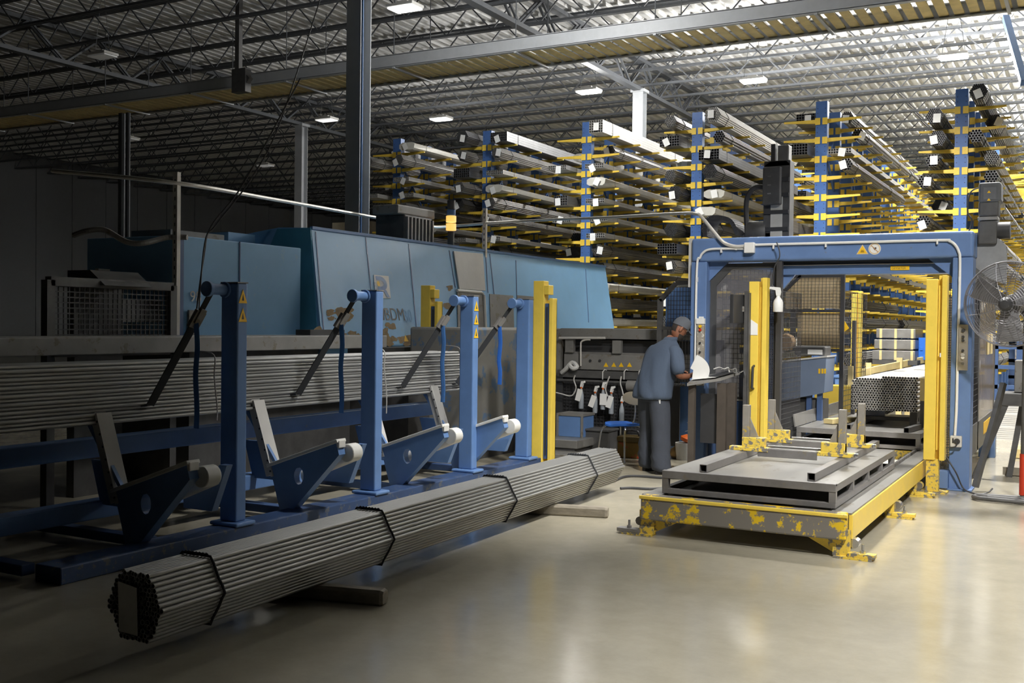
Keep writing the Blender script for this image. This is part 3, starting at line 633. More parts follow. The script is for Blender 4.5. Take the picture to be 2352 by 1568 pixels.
MB().bx(xi+.05, xb_+.6, yb+.02, yb+.7, z2, z2+.03).build('tray', M['tubegrey'], bed)
MB().bx(xi-.02, xb_+.6, yb-.06, yb+.0, z4-.02, z3-.01).build('tool_rail', M['darksteel'], bed, bev=.004)
MB().tube((xi, yb-.09, z4-.06), (xb_+.4, yb-.09, z4-.06), .018, 10).build('hook_rail', M['darksteel'], bed)
for px in (1300, 1408): q = by(px, 790); MB().bx(q.x, q.x+.12, yb-.03, yb+.05, z2+.02, z1-.02).build('slide_block', M['graypaint'], bed, bev=.004)
for px, cc in ((1392, 'signyellow'), (1410, 'signyellow'), (1427, 'signyellow'), (1446, 'signyellow')):
    q = by(px, 837); MB().prism([q+V((-.035, -.001, -.03)), q+V((.035, -.001, -.03)), q+V((0, -.001, .03))], (0, -.002, 0)).build('warning_sign', M[cc], bed)
for px in (1356, 1378): q = by(px, 828); MB().tube(q, q+V((0, -.012, 0)), .018, 12).build('knob', M['black'], bed)
ms = by(1280, 1010)
MB().mesh_grid((xi, yb-.02, .25), (xb_+.1-xi, 0, 0), (0, 0, z4-.3), 30, 15, .003).build('mesh_panel', M['mesh'], bed)
MB().bx(xi-.04, xi+.06, yb-.05, yb, 0, z4).bx(xi, xb_+.3, yb, yb+.02, .1, z4).build('dark_backing', M['black'], bed)
for px in (1389, 1438, 1472):
    q = by(px, 862); MB().path([q+V((0, -.07, -.05)), q+V((0, -.07, .05)), q+V((.01, -.03, .08)), q+V((.03, -.01, .07))], .008, 6).build('hook', M['lightgray'], bed)
one('rag', MB().path(bez([by(1290, 856, 12.92), by(1302, 845, 12.9), by(1315, 832, 12.92), by(1325, 842, 12.9), by(1316, 846, 12.88), by(1308, 838, 12.9)], 4), .03, 7), M['lightgray'], 'crumpled pale rag hanging at the left end of the tool rail', 'rag', smooth=True)
for k, (pp, la) in enumerate([([(1321, 862), (1318, 872), (1323, 890), (1317, 905), (1308, 909), (1292, 905), (1272, 900)], 'pale curled air hose at the left of the tool rail'), ([(1400, 864), (1394, 880), (1391, 895), (1396, 910)], 'pale air hose hanging above the spray bottle with the large tag'), ([(1427, 864), (1425, 880), (1429, 895), (1432, 908)], 'pale air hose hanging above the rightmost hanging bottle')]):
    one('air_hose', MB().path(bez([by(x, y, 12.86) for x, y in pp], 5), .009, 7), M['lightgray'], la, 'hose', group='air hoses on the tool rail', smooth=True)
one('angle_pipe', MB().path([by(1284, 776, 12.95), by(1390, 776, 12.95)], .016, 8).path(bez([by(1334, 840, 12.95), by(1334, 795, 12.95), by(1336, 784, 12.95), by(1346, 780, 12.95), by(1356, 780, 12.95)], 4), .012, 8), M['conduit'], 'bent bright pipe lying in the slot of the grey machine bed', 'pipe')
def bottle(px, ytop, ybot, label, tagpx=None, tagw=.075, tagh=.16, m='bottle', grp='spray bottles hanging on the tool rail', y=12.86, trig='white', tagz=0):
    a, b = by(px, ytop, y), by(px, ybot, y); H = a.z-b.z; c = V(((a.x+b.x)/2, y, b.z)); r = .034
    t = thing('spray_bottle', label, 'spray bottle', tuple(c), grp)
    MB().lathe([(r*.92, 0), (r, .01), (r, H*.4), (r*.93, H*.5), (r*.5, H*.66), (r*.38, H*.72)], c, 16).build('bottle_body', M[m], t, smooth=50)
    MB().lathe([(r*.42, H*.72), (r*.42, H*.78)], c, 12).build('collar', M['orange'] if trig == 'white' else M['white'], t)
    q = c+V((0, 0, H*.78))
    MB().prism([q+V((-.018, -.012, 0)), q+V((.015, -.012, 0)), q+V((.02, -.012, H*.1)), q+V((.055, -.012, H*.16)), q+V((.05, -.012, H*.22)), q+V((.0, -.012, H*.2))], (0, .024, 0)).prism([q+V((.028, -.008, H*.1)), q+V((.035, -.008, H*.1)), q+V((.02, -.008, -.01)), q+V((.014, -.008, -.01))], (0, .016, 0)).build('trigger_head', M['white'], t)
    if tagpx:
        g = by(tagpx[0], tagpx[1], y-.045); s_ = tagpx[2]
        u = V((math.cos(s_), 0, math.sin(s_))); v = V((-math.sin(s_), 0, math.cos(s_)))
        MB().prism([g-u*tagw/2, g+u*tagw/2, g+u*tagw/2+v*tagh, g-u*tagw/2+v*tagh], (0, -.001, 0)).build('paper_tag', M['paper'], t)
    return t
bottle(1335, 874, 938, 'grey spray bottle with white tag, first from the left on the tool rail', (1326, 920, -.25))
bottle(1367, 885, 948, 'grey spray bottle with tilted tag, second from the left on the tool rail', (1356, 934, -.35))
bottle(1385, 876, 940, 'spray bottle behind a large white tag, third on the tool rail', (1385, 930, -.03), .1, .15)
bottle(1404, 886, 950, 'dark spray bottle with tilted tag, fourth on the tool rail', (1396, 936, -.3))
bottle(1428, 908, 970, 'dark bottle without a tag, lowest hanging right end of the rail')
q = by(1463, 886, 12.9); one('roll_of_tape', MB().tube(q+V((-.13, 0, 0)), q+V((.13, 0, 0)), .07, 18), M['graypaint'], 'grey drum hanging under the tool rail beside the worker', 'drum', smooth=True)
# chair, boxes, steps, tool box
ch = thing('chair', 'chair with blue seat, cream backrest and chrome legs beside the worker', 'chair', (-5.0, 12.0, 0))
ca = math.radians(-20); cc_ = V((-5.03, 12.05, 0)); ux, uy = V((math.cos(ca), math.sin(ca), 0)), V((-math.sin(ca), math.cos(ca), 0))
def cq(a, b, z): return cc_+ux*a+uy*b+V((0, 0, z))
MB().loft([[cq(a*.2*s_, b*.2*s_, .44+dz-.015*(abs(a)<.5)) for a, b in [(math.cos(t*.5236), math.sin(t*.5236)) for t in range(12)]] for s_, dz in ((.95, -.012), (1.12, 0), (1.1, .02), (.6, .012))]).build('seat', M['bluestrap'], ch, smooth=True)
MB().loft([[cq(.2*s_*math.cos(t*.3927), .21+d_, .75+.085*s_*math.sin(t*.3927)) for t in range(16)] for s_, d_ in ((.8, -.012), (1, -.008), (1, .008), (.8, .012))]).build('backrest', M['cream'], ch, smooth=True)
MB().path(bez([cq(0, .1, .42), cq(0, .18, .43), cq(0, .225, .55), cq(0, .22, .74)], 5), .011, 8).build('back_bar', M['chrome'], ch, smooth=True)
for sx_ in (-1, 1):
    for sy_ in (-1, 1):
        MB().path(bez([cq(sx_*.09, sy_*.05, .43), cq(sx_*.17, sy_*.14, .41), cq(sx_*.2, sy_*.18, .3), cq(sx_*.225, sy_*.2, 0)], 5), .0115, 8).build('leg', M['chrome'], ch, smooth=True)
def box_pts(px0, px1, pyb, y, h, d): a, b = GY(px0, pyb, y), GY(px1, pyb, y); return a.x, b.x, y, y+d, a.z, a.z+h
st = thing('step_platform', 'low two-level chequer plate step left of the chair', 'step', (-6, 12, 0))
sa = GZ(1262, 1043); 
MB().bx(-6.45, -5.62, 12.0, 12.9, .1, .2).build('upper_deck', M['plate'], st, bev=.006)
MB().bx(-6.45, -5.66, 12.02, 12.9, 0, .1).build('riser', M['darksteel'], st)
MB().bx(-6.3, -5.3, 11.6, 12.0, .02, .07).build('lower_deck', M['plate'], st, bev=.006)
bb = thing('storage_box', 'blue grey metal box standing on the chequer plate step', 'box', (-5.95, 12.45, .2))
x0, x1 = GY(1280, 985, 12.4).x, GY(1325, 985, 12.4).x
MB().bx(x0, x1+.08, 12.4, 12.75, .2, .47).build('box_body', M['bluepost'], bb, bev=.006)
MB().bx(x0-.01, x1+.09, 12.39, 12.76, .47, .5).bx(x1+.06, x1+.09, 12.385, 12.4, .2, .47).bx(x0-.01, x0+.02, 12.385, 12.4, .2, .47).build('edge_trim', M['graypaint'], bb)
one('battery_case', MB().bx(GY(1340, 1000, 12.5).x, GY(1398, 1000, 12.5).x, 12.5, 12.8, 0, .28).bx(GY(1338, 1000, 12.5).x, GY(1400, 1000, 12.5).x, 12.48, 12.82, .28, .31), M['darksteel'], 'dark lidded case on the floor left of the chair', 'case', bev=.01)
tbx = thing('tool_box', 'brown and red tool box on the floor under the chair', 'tool box', (-5, 12.3, 0))
x0, x1 = GY(1417, 1070, 12.25).x, GY(1468, 1070, 12.25).x
MB().bx(x0, x1, 12.25, 12.5, .0, .2).build('box_body', mat('ochre_plastic', '#7a5c1e', .6, wear='#a33a22', amt=.3, scale=6), tbx, bev=.012)
MB().bx(x0-.01, x1+.01, 12.24, 12.51, .2, .27).build('lid', mat('dark_ochre_plastic', '#5c4a1e', .6), tbx, bev=.02)
MB().path(bez([(x0+.05, 12.37, .26), (x0+.08, 12.37, .33), (x1-.08, 12.37, .33), (x1-.05, 12.37, .26)], 4), .014, 8).build('handle', M['black'], tbx)
# ------------------------------------------------------------------ blue gantry
GYF = 11.72
ga = thing('gantry_frame', 'large blue machine gantry with pale pipe running round its opening', 'gantry', (-2.6, 12, 0))
gxl0, gxl1, gxr0, gxr1 = -4.07, -3.885, -1.275, -1.08
MB().bx(gxl0, gxr1, GYF, GYF+.28, 2.385, 2.655).build('top_beam', M['blue'], ga, bev=.03, seg=4)
MB().bx(gxl0, gxl1, GYF, GYF+.28, 0, 2.385).build('leg', M['blue'], ga, bev=.008)
MB().bx(gxr0, gxr1, GYF, GYF+.28, 0, 2.385).build('leg', M['blue'], ga, bev=.008)
MB().bx(gxl0-.05, gxl0, GYF+.05, GYF+.27, 2.1, 2.66).build('side_cover', M['lightgray'], ga)
MB().bx(-3.06, gxr0, GYF+.16, GYF+.26, 2.235, 2.335).build('inner_beam', M['blue'], ga, bev=.006)
MB().bx(-3.06, gxr0, GYF+.155, GYF+.165, 2.335, 2.342).build('bright_edge', M['lightgray'], ga)
MB().bx(-3.06, gxr0, GYF+.2, GYF+.26, 2.335, 2.39).build('backing_strip', M['darksteel'], ga)
MB().prism([(gxr0+.0, GYF+.1, 2.385), (gxr0-.25, GYF+.1, 2.385), (gxr0-.0, GYF+.1, 2.18)], (0, .05, 0)).build('gusset', M['blue'], ga)
MB().prism([(-3.06, GYF+.2, 2.235), (-2.93, GYF+.2, 2.235), (-3.06, GYF+.2, 2.08)], (0, .05, 0)).build('gusset', M['blue'], ga)
MB().prism([(gxl1, GYF+.1, 2.385), (gxl1+.22, GYF+.1, 2.385), (gxl1, GYF+.1, 2.17)], (0, .05, 0)).build('gusset', M['blue'], ga)
MB().bx(gxr0-.02, gxr1+.03, GYF-.04, GYF+.34, 0, .02).bx(gxr0-.1, gxr0, GYF-.06, GYF+.1, .02, .2).build('foot', M['blue'], ga, bev=.005)
# pale pipe on the front, box, clips
fy = GYF-.02
jb = GY(1724, 569, GYF)
pth = [V((gxl0+.055, fy, .55)), V((gxl0+.07, fy, 1.2)), V((gxl0+.075, fy, 2.3)), GY(1608, 592, fy), GY(1614, 581, fy), GY(1628, 573, fy), GY(1660, 571, fy), V((jb.x-.04, fy, jb.z-.01))]
MB().path(bez(pth, 6), .0135, 8).build('pipe', M['white'], ga, smooth=True)
a = GY(1735, 562, fy); b = GY(2160, 551.5, fy)
pth = [a, a.lerp(b, .5), b, GY(2180, 553, fy), GY(2193, 561, fy), GY(2202, 577, fy), GY(2205, 600, fy), GY(2203, 700, fy), GY(2199, 850, fy), GY(2197, 940, fy), GY(2193, 1005, fy)]
MB().path(bez(pth, 6), .0135, 8).build('pipe', M['white'], ga, smooth=True)
for px, py in ((1657, 573), (1691, 567), (1777, 564), (1897, 560), (2153, 553), (2204, 640), (2197, 930), (1601, 640)):
    q = GY(px, py, fy); MB().bx(q.x-.008, q.x+.008, fy-.015, fy+.02, q.z-.035, q.z+.02).build('pipe_clip', M['white'], ga)
MB().bx(jb.x-.055, jb.x+.055, GYF-.07, GYF, jb.z-.06, jb.z+.055).build('junction_box', M['white'], ga, bev=.006)
q = GY(2197, 1012, GYF)
ob = MB().bx(q.x-.055, q.x+.055, GYF-.06, GYF, q.z-.06, q.z+.055).build('outlet_box', M['lightgray'], ga, bev=.008)
MB().tube((q.x+.01, GYF-.06, q.z), (q.x+.01, GYF-.068, q.z), .03, 16).bx(q.x-.035, q.x-.02, GYF-.063, GYF-.06, q.z-.02, q.z+.03).build('socket', M['black'], ob)
MB().path(bez([(q.x+.015, GYF-.07, q.z), (q.x, GYF-.1, q.z-.05), (q.x-.08, GYF-.09, q.z-.07), (-1.33, GYF-.06, q.z-.1), (-1.2, GYF-.08, .2), (-1.12, GYF-.06, .03), (-.98, GYF-.2, .012), (-.9, GYF-.05, .012), (-.86, GYF, .05)], 6), .008, 6).build('power_cord', M['black'], ga, smooth=True)
def control_strip(px, y0, y1, wdt, label, colr, items):
    a, b = GY(px, y0, GYF), GY(px, y1, GYF); x = (a.x+b.x)/2
    s_ = MB().bx(x-wdt/2, x+wdt/2, GYF-.05, GYF, b.z, a.z).build(label, colr, ga, bev=.004)
    for t, r, m, kind in items:
        z = a.z+(b.z-a.z)*t
        if kind == 'b': MB().tube((x, GYF-.05, z), (x, GYF-.065, z), r, 14).build('push_button', M[m], s_, smooth=True)
        else: MB().bx(x-r, x+r, GYF-.053, GYF-.049, z-.02, z+.02).build('name_plate', M[m], s_)
control_strip(2213, 745, 850, .09, 'control_strip', mat('grey_beige_panel', '#9c968b', .5, var=.1), [(.13, .018, 'black', 'b'), (.27, .014, 'black', 'b'), (.35, .014, 'black', 'b'), (.57, .014, 'black', 'b'), (.66, .02, 'lightgray', 'b'), (.72, .016, 'white', 'b'), (.85, .015, 'graypaint', 'b')])
control_strip(1611, 745, 885, .085, 'control_strip', mat('grey_beige_panel', '#9c968b', .5, wear='#d9d6cc', amt=.3, scale=14), [(.03, .018, 'signyellow', 'b'), (.09, .016, 'red', 'b'), (.3, .012, 'black', 'b'), (.45, .012, 'black', 'b'), (.6, .03, 'paper', 'p'), (.85, .02, 'tan', 'p')])
q = GY(1611, 738, GYF); MB().bx(q.x-.05, q.x+.05, GYF-.045, GYF, q.z-.03, q.z+.035).bx(q.x-.02, q.x+.03, GYF-.04, GYF, q.z+.035, q.z+.055).build('power_supply', M['white'], ga, bev=.004)
# signs
q = GY(1981, 573, GYF-.003); k = .062
MB().prism([q+V((-k, 0, -k*.8)), q+V((k, 0, -k*.8)), q+V((0, 0, k*.9))], (0, -.002, 0)).build('sign_edge', M['tan'], ga)
MB().prism([q+V((-k*.78, -.002, -k*.66)), q+V((k*.78, -.002, -k*.66)), q+V((0, -.002, k*.65))], (0, -.002, 0)).build('warning_sign', M['signyellow'], ga)
MB().prism([q+V((-.022, -.004, -.03)), q+V((-.006, -.004, .0)), q+V((.0, -.004, -.012)), q+V((.008, -.004, -.002)), q+V((.022, -.004, -.03))], (0, -.001, 0)).build('sign_mark', mat('ochre_ink', '#a07a10', .6), ga)
q = GY(2009, 571, GYF-.003)
MB().tube(q, q+V((0, -.002, 0)), .063, 28).build('sign_ring', M['white'], ga)
MB().tube(q+V((0, -.002, 0)), q+V((0, -.003, 0)), .058, 28).build('sign_ring', M['tan'], ga)
MB().tube(q+V((0, -.003, 0)), q+V((0, -.004, 0)), .047, 28).build('sign_ring', M['white'], ga)
MB().prism([q+V((x*.001, -.0045, z*.001)) for x, z in ((4, -18), (-14, 4), (-12, 13), (-5, 15), (1, 8), (8, 15), (17, 13), (20, 4), (13, -6))], (0, -.001, 0)).build('heart_mark', M['black'], ga)
MB().beam(q+V((-.036, -.006, .036)), q+V((.036, -.006, -.036)), .008, .001, up=(0, 1, 0)).build('cross_bar', mat('faded_sign_red', '#b98a5c', .6), ga)
q = GY(2067, 615.5, GYF+.155)
MB().bx(q.x-.095, q.x+.095, GYF+.152, GYF+.16, q.z-.021, q.z+.022).build('label_plate', M['signyellow'], ga)
text('label_lettering', 'GEYSETER', .034, mat('faded_ink', '#8f7a3a', .7), ga, (q.x-.085, GYF+.1515, q.z-.012), (1, 0, 0), (0, 0, 1), sx=.95)
# smoked panel on the left with black frame, blue plinth
px0, px1 = gxl1+.01, -3.07; zb, zc = .82, 2.37; ch_ = .2
fr = [(px0, zb), (px1, zb), (px1, zc), (px0+ch_, zc), (px0, zc-ch_)]
fi = [(px0+.07, zb+.03), (px1-.07, zb+.03), (px1-.07, zc-.06), (px0+ch_+.05, zc-.06), (px0+.07, zc-ch_-.05)]
mb = MB(); yy = GYF+.12
for d_ in (0, .03): mb.add([V((x, yy+d_, z)) for x, z in fr+fi], [((i, (i+1) % 5, 5+(i+1) % 5, 5+i) if d_ == 0 else (i, 5+i, 5+(i+1) % 5, (i+1) % 5)) for i in range(5)])
mb.add([V((x, yy+d_, z)) for d_ in (0, .03) for x, z in fi], [(i, 5+i, 5+(i+1) % 5, (i+1) % 5) for i in range(5)])
mb.build('panel_frame', mat('grey_black_frame', '#4a4a4a', .5, var=.1), ga)
MB().prism([V((x, yy+.012, z)) for x, z in fi], (0, .006, 0)).build('smoked_panel', M['smoke'], ga)
MB().mesh_grid((px0+.05, GYF+.42, zb), (px1-px0-.1, 0, 0), (0, 0, zc-zb-.06), 15, 26, .003).build('mesh_panel', M['mesh'], ga)
MB().bx(px0, px1, GYF+.1, GYF+.16, .0, zb).build('plinth_panel', M['navy'], ga, bev=.004)
MB().bx(px0, px1, GYF+.09, GYF+.1, zb-.01, zb+.004).build('bright_edge', M['lightgray'], ga)
# narrow mesh strips beside the openings
for x0, x1 in ((-3.2, -3.07), (-1.4, -1.275)):
    MB().mesh_grid((x0, GYF+.04, .1), (x1-x0, 0, 0), (0, 0, 2.0), 6, 78, .0026).build('mesh_strip', M['mesh'], ga)
MB().bx(-3.09, -3.03, GYF+.02, GYF+.09, 0, 2.38).build('black_post', M['mesh'], ga)
MB().mesh_grid((-3.045, GYF+.1, .1), (0, .9, 0), (0, 0, 1.95), 16, 34, .0028).build('mesh_side', M['mesh'], ga)
# right flank: window, mesh, skirt and rear leg
xR = gxr1-.03; ys0, ys1 = GYF+.3, GYF+3.4
MB().bx(xR-.04, xR, ys0, ys1, 2.15, 2.3).bx(xR-.04, xR, ys1-.12, ys1, .3, 2.3).bx(xR-.04, xR, ys0+.85, ys0+.95, .3, 2.2).build('flank_frame', M['darksteel'], ga)
MB().bx(xR-.02, xR, ys0, ys1, .3, .62).build('flank_skirt', M['darksteel'], ga)
MB().bx(xR-.015, xR-.005, ys0+.95, ys1-.1, .6, 2.15).build('flank_window', M['poly'], ga)
MB().bx(xR-.3, xR-.28, ys0+.5, ys1-.1, .3, 2.0).build('beige_backing', M['tan'], ga)  # tan sheet put in for the beige reflection in the window
MB().mesh_grid((xR-.01, ys0, .62), (0, .85, 0), (0, 0, 1.5), 14, 24, .003).build('flank_mesh', M['mesh'], ga)
MB().bx(xR, xR+.004, ys0+1.6, ys0+2.7, .42, .56).build('yellow_label', M['signyellow'], ga)
for y in (ys0+1.9, ys0+2.35): MB().bx(xR, xR+.005, y, y+.28, 1.35, 1.6).build('yellow_sticker', M['yellowwood'], ga)
MB().bx(gxr0, gxr1, ys1-.15, ys1+.05, 0, .62).bx(gxr0+.05, gxr1-.06, ys1-.1, ys1, .62, 2.385).bx(gxl0, gxl1, ys1-.15, ys1+.05, 0, 2.385).bx(gxl0, gxr1, ys1-.2, ys1+.1, 2.385, 2.655).bx(gxr0, gxr1, GYF+.28, ys1, 2.4, 2.64).bx(gxl0, gxl1, GYF+.28, ys1, 2.4, 2.64).build('rear_frame', M['blue'], ga, bev=.006)
MB().prism([(gxr1-.02, GYF+.4, 2.66), (gxr1-.02, GYF+.4, 2.3), (gxr1+.12, GYF+.4, 2.18), (gxr1+.28, GYF+.4, 2.12), (gxr1+.28, GYF+.4, 2.52), (gxr1+.2, GYF+.4, 2.6)], (0, .12, 0)).build('motor_bracket', mat('mid_grey_cast', '#8a8b8c', .5), ga, bev=.008)
# drive motor on the right top corner
a, b = GY(2248, 420, GYF+.35), GY(2300, 560, GYF+.35); yM = GYF+.35
mt = thing('drive_motor', 'tall dark grey drive motor at the top right corner of the gantry', 'motor', (a.x, yM, b.z))
z0, z1 = b.z, a.z; dz = z1-z0; wM = b.x-a.x
MB().bx(a.x, a.x+wM*.8, yM, yM+.26, z0, z0+dz*.38).build('gearbox', M['darksteel'], mt, bev=.015)
MB().bx(a.x-.005, a.x+wM*.83, yM-.005, yM+.27, z0+dz*.39, z0+dz*.45).build('flange', M['tubegrey'], mt, bev=.01)
MB().bx(a.x, a.x+wM*.85, yM, yM+.28, z0+dz*.45, z0+dz*.7).build('motor_body', M['darksteel'], mt, bev=.02)
MB().bx(a.x+.0, a.x+wM*.95, yM-.02, yM+.3, z0+dz*.68, z1).build('motor_head', mat('motor_grey', '#5c5e60', .5), mt, bev=.025)
MB().bx(a.x+.045, a.x+wM*.95-.045, yM-.026, yM-.018, z0+dz*.72, z1-.05).build('cover_plate', mat('motor_plate_grey', '#66686a', .5), mt, bev=.004)
MB().tube((a.x+wM*.8, yM+.13, z0+.15), (a.x+wM*.8+.12, yM+.13, z0+.15), .09, 18).build('connector', M['black'], mt, smooth=True)
for dz_ in (.1, .18): q = V((a.x+wM*.45, yM-.028, z1-dz_)); MB().prism([q+V((-.018, 0, -.012)), q+V((.018, 0, -.012)), q+V((0, 0, .014))], (0, -.001, 0)).build('warning_sign', M['signyellow'], mt)
MB().path(bez([(a.x+.01, yM+.05, z1-.04), (a.x-.08, yM, z1-.1), (a.x-.1, yM, z1-.3), (a.x-.06, yM, z0+dz*.4), (a.x-.1, yM, z0+.12), (a.x-.25, yM, z0+.02)], 6), .008, 6).build('motor_cable', M['black'], mt)
# lifting mast with energy chain on top
yT = GYF+.75
a, b = GY(1783, 330, yT), GY(1783, 548, yT); xm = b.x
ma = thing('lifting_mast', 'grey lifting mast with black rails standing on top of the gantry', 'mast', (xm, yT, 2.65))
hm_ = a.z
MB().bx(xm-.16, xm+.15, yT, yT+.2, 2.4, hm_-.2).build('mast_body', M['darksteel'], ma, bev=.006)
MB().bx(xm-.07, xm+.07, yT-.012, yT-.002, 2.5, hm_-.62).build('mast_plate', M['tarp'], ma)
for z in (2.78, 2.98, 3.18, 3.36): MB().bx(xm-.15, xm+.14, yT-.02, yT, z, z+.045).build('clamp_band', M['black'], ma)
MB().bx(xm-.15, xm+.06, yT-.09, yT, hm_-.72, hm_-.28).build('carriage_box', M['darksteel'], ma, bev=.012)
for k in range(3): MB().bx(xm-.09, xm-.05+.0, yT-.095, yT-.09, hm_-.4-.1*k, hm_-.385-.1*k).build('small_plate', M['tubegrey'], ma)
MB().bx(xm-.0, xm+.13, yT, yT+.15, hm_-.2, hm_-.02).build('head_box', M['tubegrey'], ma, bev=.01)
MB().prism([(xm-.16, yT, hm_-.26), (xm+.15, yT, hm_-.26), (xm+.1, yT, hm_-.2), (xm-.08, yT, hm_-.2)], (0, .15, 0)).prism([(xm-.08, yT, hm_-.2), (xm-.03, yT, hm_-.2), (xm-.03, yT, hm_), (xm-.08, yT, hm_)], (0, .12, 0)).build('head_bracket', M['darksteel'], ma)
ec = [GY(x, y, yT+.05) for x, y in ((1763, 436), (1752, 430), (1738, 430), (1726, 437), (1717, 452), (1714, 475), (1715, 510), (1717, 548))]
MB().path(bez(ec, 6), .04, 8, flat=(.04, .032)).build('energy_chain', M['rubber'], ma)
c2 = [GY(x, y, yT) for x, y in ((1705, 540), (1690, 512), (1665, 503), (1640, 505), (1632, 520), (1632, 546))]
o = thing('energy_chain', 'wide black energy chain loop lying on the gantry left of the mast', 'cable chain', tuple(c2[3]))
pts = bez(c2, 6); mb = MB()
for i in range(len(pts)-1): mb.beam(pts[i].lerp(pts[i+1], .04)+V((0, .15, 0)), pts[i].lerp(pts[i+1], .96)+V((0, .15, 0)), .36, .05, up=(0, 1, 0)) if False else mb.beam(pts[i].lerp(pts[i+1], .04), pts[i].lerp(pts[i+1], .96), .05, .42, up=(0, 1, 0))
mb.build('chain_link', M['rubber'], o)
a = GY(1735, 545, yT); one('servo_motor', MB().lathe([(.13, -.12), (.14, -.1), (.14, .1), (.13, .12)], a+V((0, .1, .06)), 20, ax=(1, .0, 0)).bx(a.x-.16, a.x+.18, yT, yT+.25, 2.62, 2.76), M['darksteel'], 'rounded grey servo motor between chain and mast on the gantry', 'motor', smooth=True)
# hanging spray bottle in the gantry
q = GY(1789, 690, GYF-.16)
sb = thing('spray_bottle', 'white spray bottle hanging on a black hose in the gantry', 'spray bottle', tuple(q))
H = .2; c = GY(1787, 716, GYF-.16)
MB().lathe([(.05, 0), (.053, .01), (.053, .1), (.045, .125), (.022, .16), (.02, .175)], c, 18).build('bottle_body', M['white'], sb, smooth=50)
t_ = c+V((0, 0, .175)); MB().prism([t_+V((-.022, -.015, 0)), t_+V((.022, -.015, 0)), t_+V((.03, -.015, .04)), t_+V((.02, -.015, .09)), t_+V((-.09, -.015, .1)), t_+V((-.1, -.015, .075)), t_+V((-.03, -.015, .06))], (0, .03, 0)).build('trigger_head', M['white'], sb, bev=.004)
MB().path(bez([GY(x, y, GYF-.1) for x, y in ((1784, 556), (1790, 575), (1790, 592), (1780, 610), (1774, 640), (1774, 655), (1782, 662))], 5), .007, 6).build('hose', M['black'], sb, smooth=True)
# monitor on its pole
mnp = GY(1708, 760, 11.45)
mo_ = thing('monitor', 'thin black monitor seen edge-on on a dark pole in the gantry', 'monitor', (mnp.x, 11.45, 0))
q = GY(1697, 705, 11.4); z0, z1 = GY(1692, 742, 11.4).z, GY(1692, 676, 11.4).z
MB().prism([(q.x-.03, 11.3, z0), (q.x+.05, 11.62, z0), (q.x+.05, 11.62, z1), (q.x-.03, 11.3, z1)], (-.045, .012, 0)).build('screen', M['black'], mo_, bev=.006)
MB().beam((q.x+.0, 11.5, (z0+z1)/2), (mnp.x, 11.5, (z0+z1)/2), .04, .06).build('bracket', M['graypaint'], mo_)
xp = GY(1715, 800, 11.5).x; MB().bx(xp-.028, xp+.012, 11.48, 11.54, .0, z1+.04).bx(xp+.016, xp+.03, 11.48, 11.54, .0, z1+.02).build('pole', M['darksteel'], mo_)
# ---- inside: mesh door with tan boards, blue-grey hopper
yi = 13.9
dr = thing('mesh_door', 'black mesh door backed with tan boards inside the gantry', 'door', (-3.2, yi, 0))
x0, x1 = GY(1800, 640, yi).x, GY(1931, 640, yi).x; zt_, zm, zb_ = GY(1870, 632, yi).z, GY(1870, 712, yi).z, GY(1870, 800, yi).z
f_ = MB().bx(x0-.03, x0, yi, yi+.04, 0, zt_).bx(x1, x1+.05, yi, yi+.05, 0, zt_+.05).bx(x0, x1, yi, yi+.04, zt_-.03, zt_+.02).bx(x0, x1, yi, yi+.04, zm-.03, zm+.01).bx(x0+.13, x1, yi, yi+.04, zb_-.04, zb_)
f_.bx(x0+.1, x0+.16, yi, yi+.04, zb_, zm).beam((x0, yi+.02, zt_-.22), (x0+.22, yi+.02, zt_), .04, .03).build('door_frame', M['mesh'], dr)
MB().mesh_grid((x0, yi+.01, zm), (x1-x0, 0, 0), (0, 0, zt_-zm), 16, 11, .0022).build('mesh_panel', M['mesh'], dr)
MB().mesh_grid((x0+.16, yi+.01, zb_), (x1-x0-.16, 0, 0), (0, 0, zm-zb_-.02), 13, 11, .0022).build('mesh_panel', M['mesh'], dr)
MB().prism([(x0+.01, yi+.06, zm+.02), (x1-.0, yi+.06, zm+.02), (x1, yi+.06, zt_-.02), (x0+.22, yi+.06, zt_-.02), (x0+.01, yi+.06, zt_-.22)], (0, .012, 0)).build('tan_board', M['tan'], dr)
MB().bx(x0+.17, x1, yi+.06, yi+.072, zb_+.01, zm-.035).build('tan_board', M['tan'], dr)
MB().mesh_grid((x1+.03, yi+.05, .1), (0, 1.6, 0), (0, 0, zt_-.3), 22, 30, .003).build('side_mesh', M['mesh'], dr)
q = GY(1938, 748, yi+.05); MB().prism([q+V((-.01, -.01, -.09)), q+V((.07, -.01, -.03)), q+V((.0, -.01, .08))], (0, -.004, 0)).build('warning_sign', M['signyellow'], dr)
MB().bx(x1+.02, x1+.06, yi+.7, yi+.76, 0, 1.75).build('dark_post', M['mesh'], dr)
hp_ = thing('hopper_bin', 'blue grey steel bin with slanted underside inside the gantry', 'bin', (-3.4, 13, 0))
yh = 13.3; a, b, c, d = GY(1790, 832, yh), GY(1898, 820, yh), GY(1893, 902, yh), GY(1790, 922, yh)
MB().prism([a, d, c, b], (0, .5, 0)).build('bin_body', mat('blue_grey_paint', '#6c7a90', .5, var=.06), hp_, bev=.004)
MB().prism([a+V((0, -.02, 0)), b+V((.01, -.02, 0)), b+V((.01, -.02, .02)), a+V((0, -.02, .02))], (0, .56, 0)).build('rim', M['lightgray'], hp_)
MB().bx(a.x+.0, c.x-.04, yh+.12, yh+.45, .0, d.z+.04).build('dark_base', M['darksteel'], hp_)
for x in (a.x+.33, c.x-.1): MB().bx(x, x+.06, yh+.06, yh+.12, 0, c.z).build('leg', M['navy'], hp_)
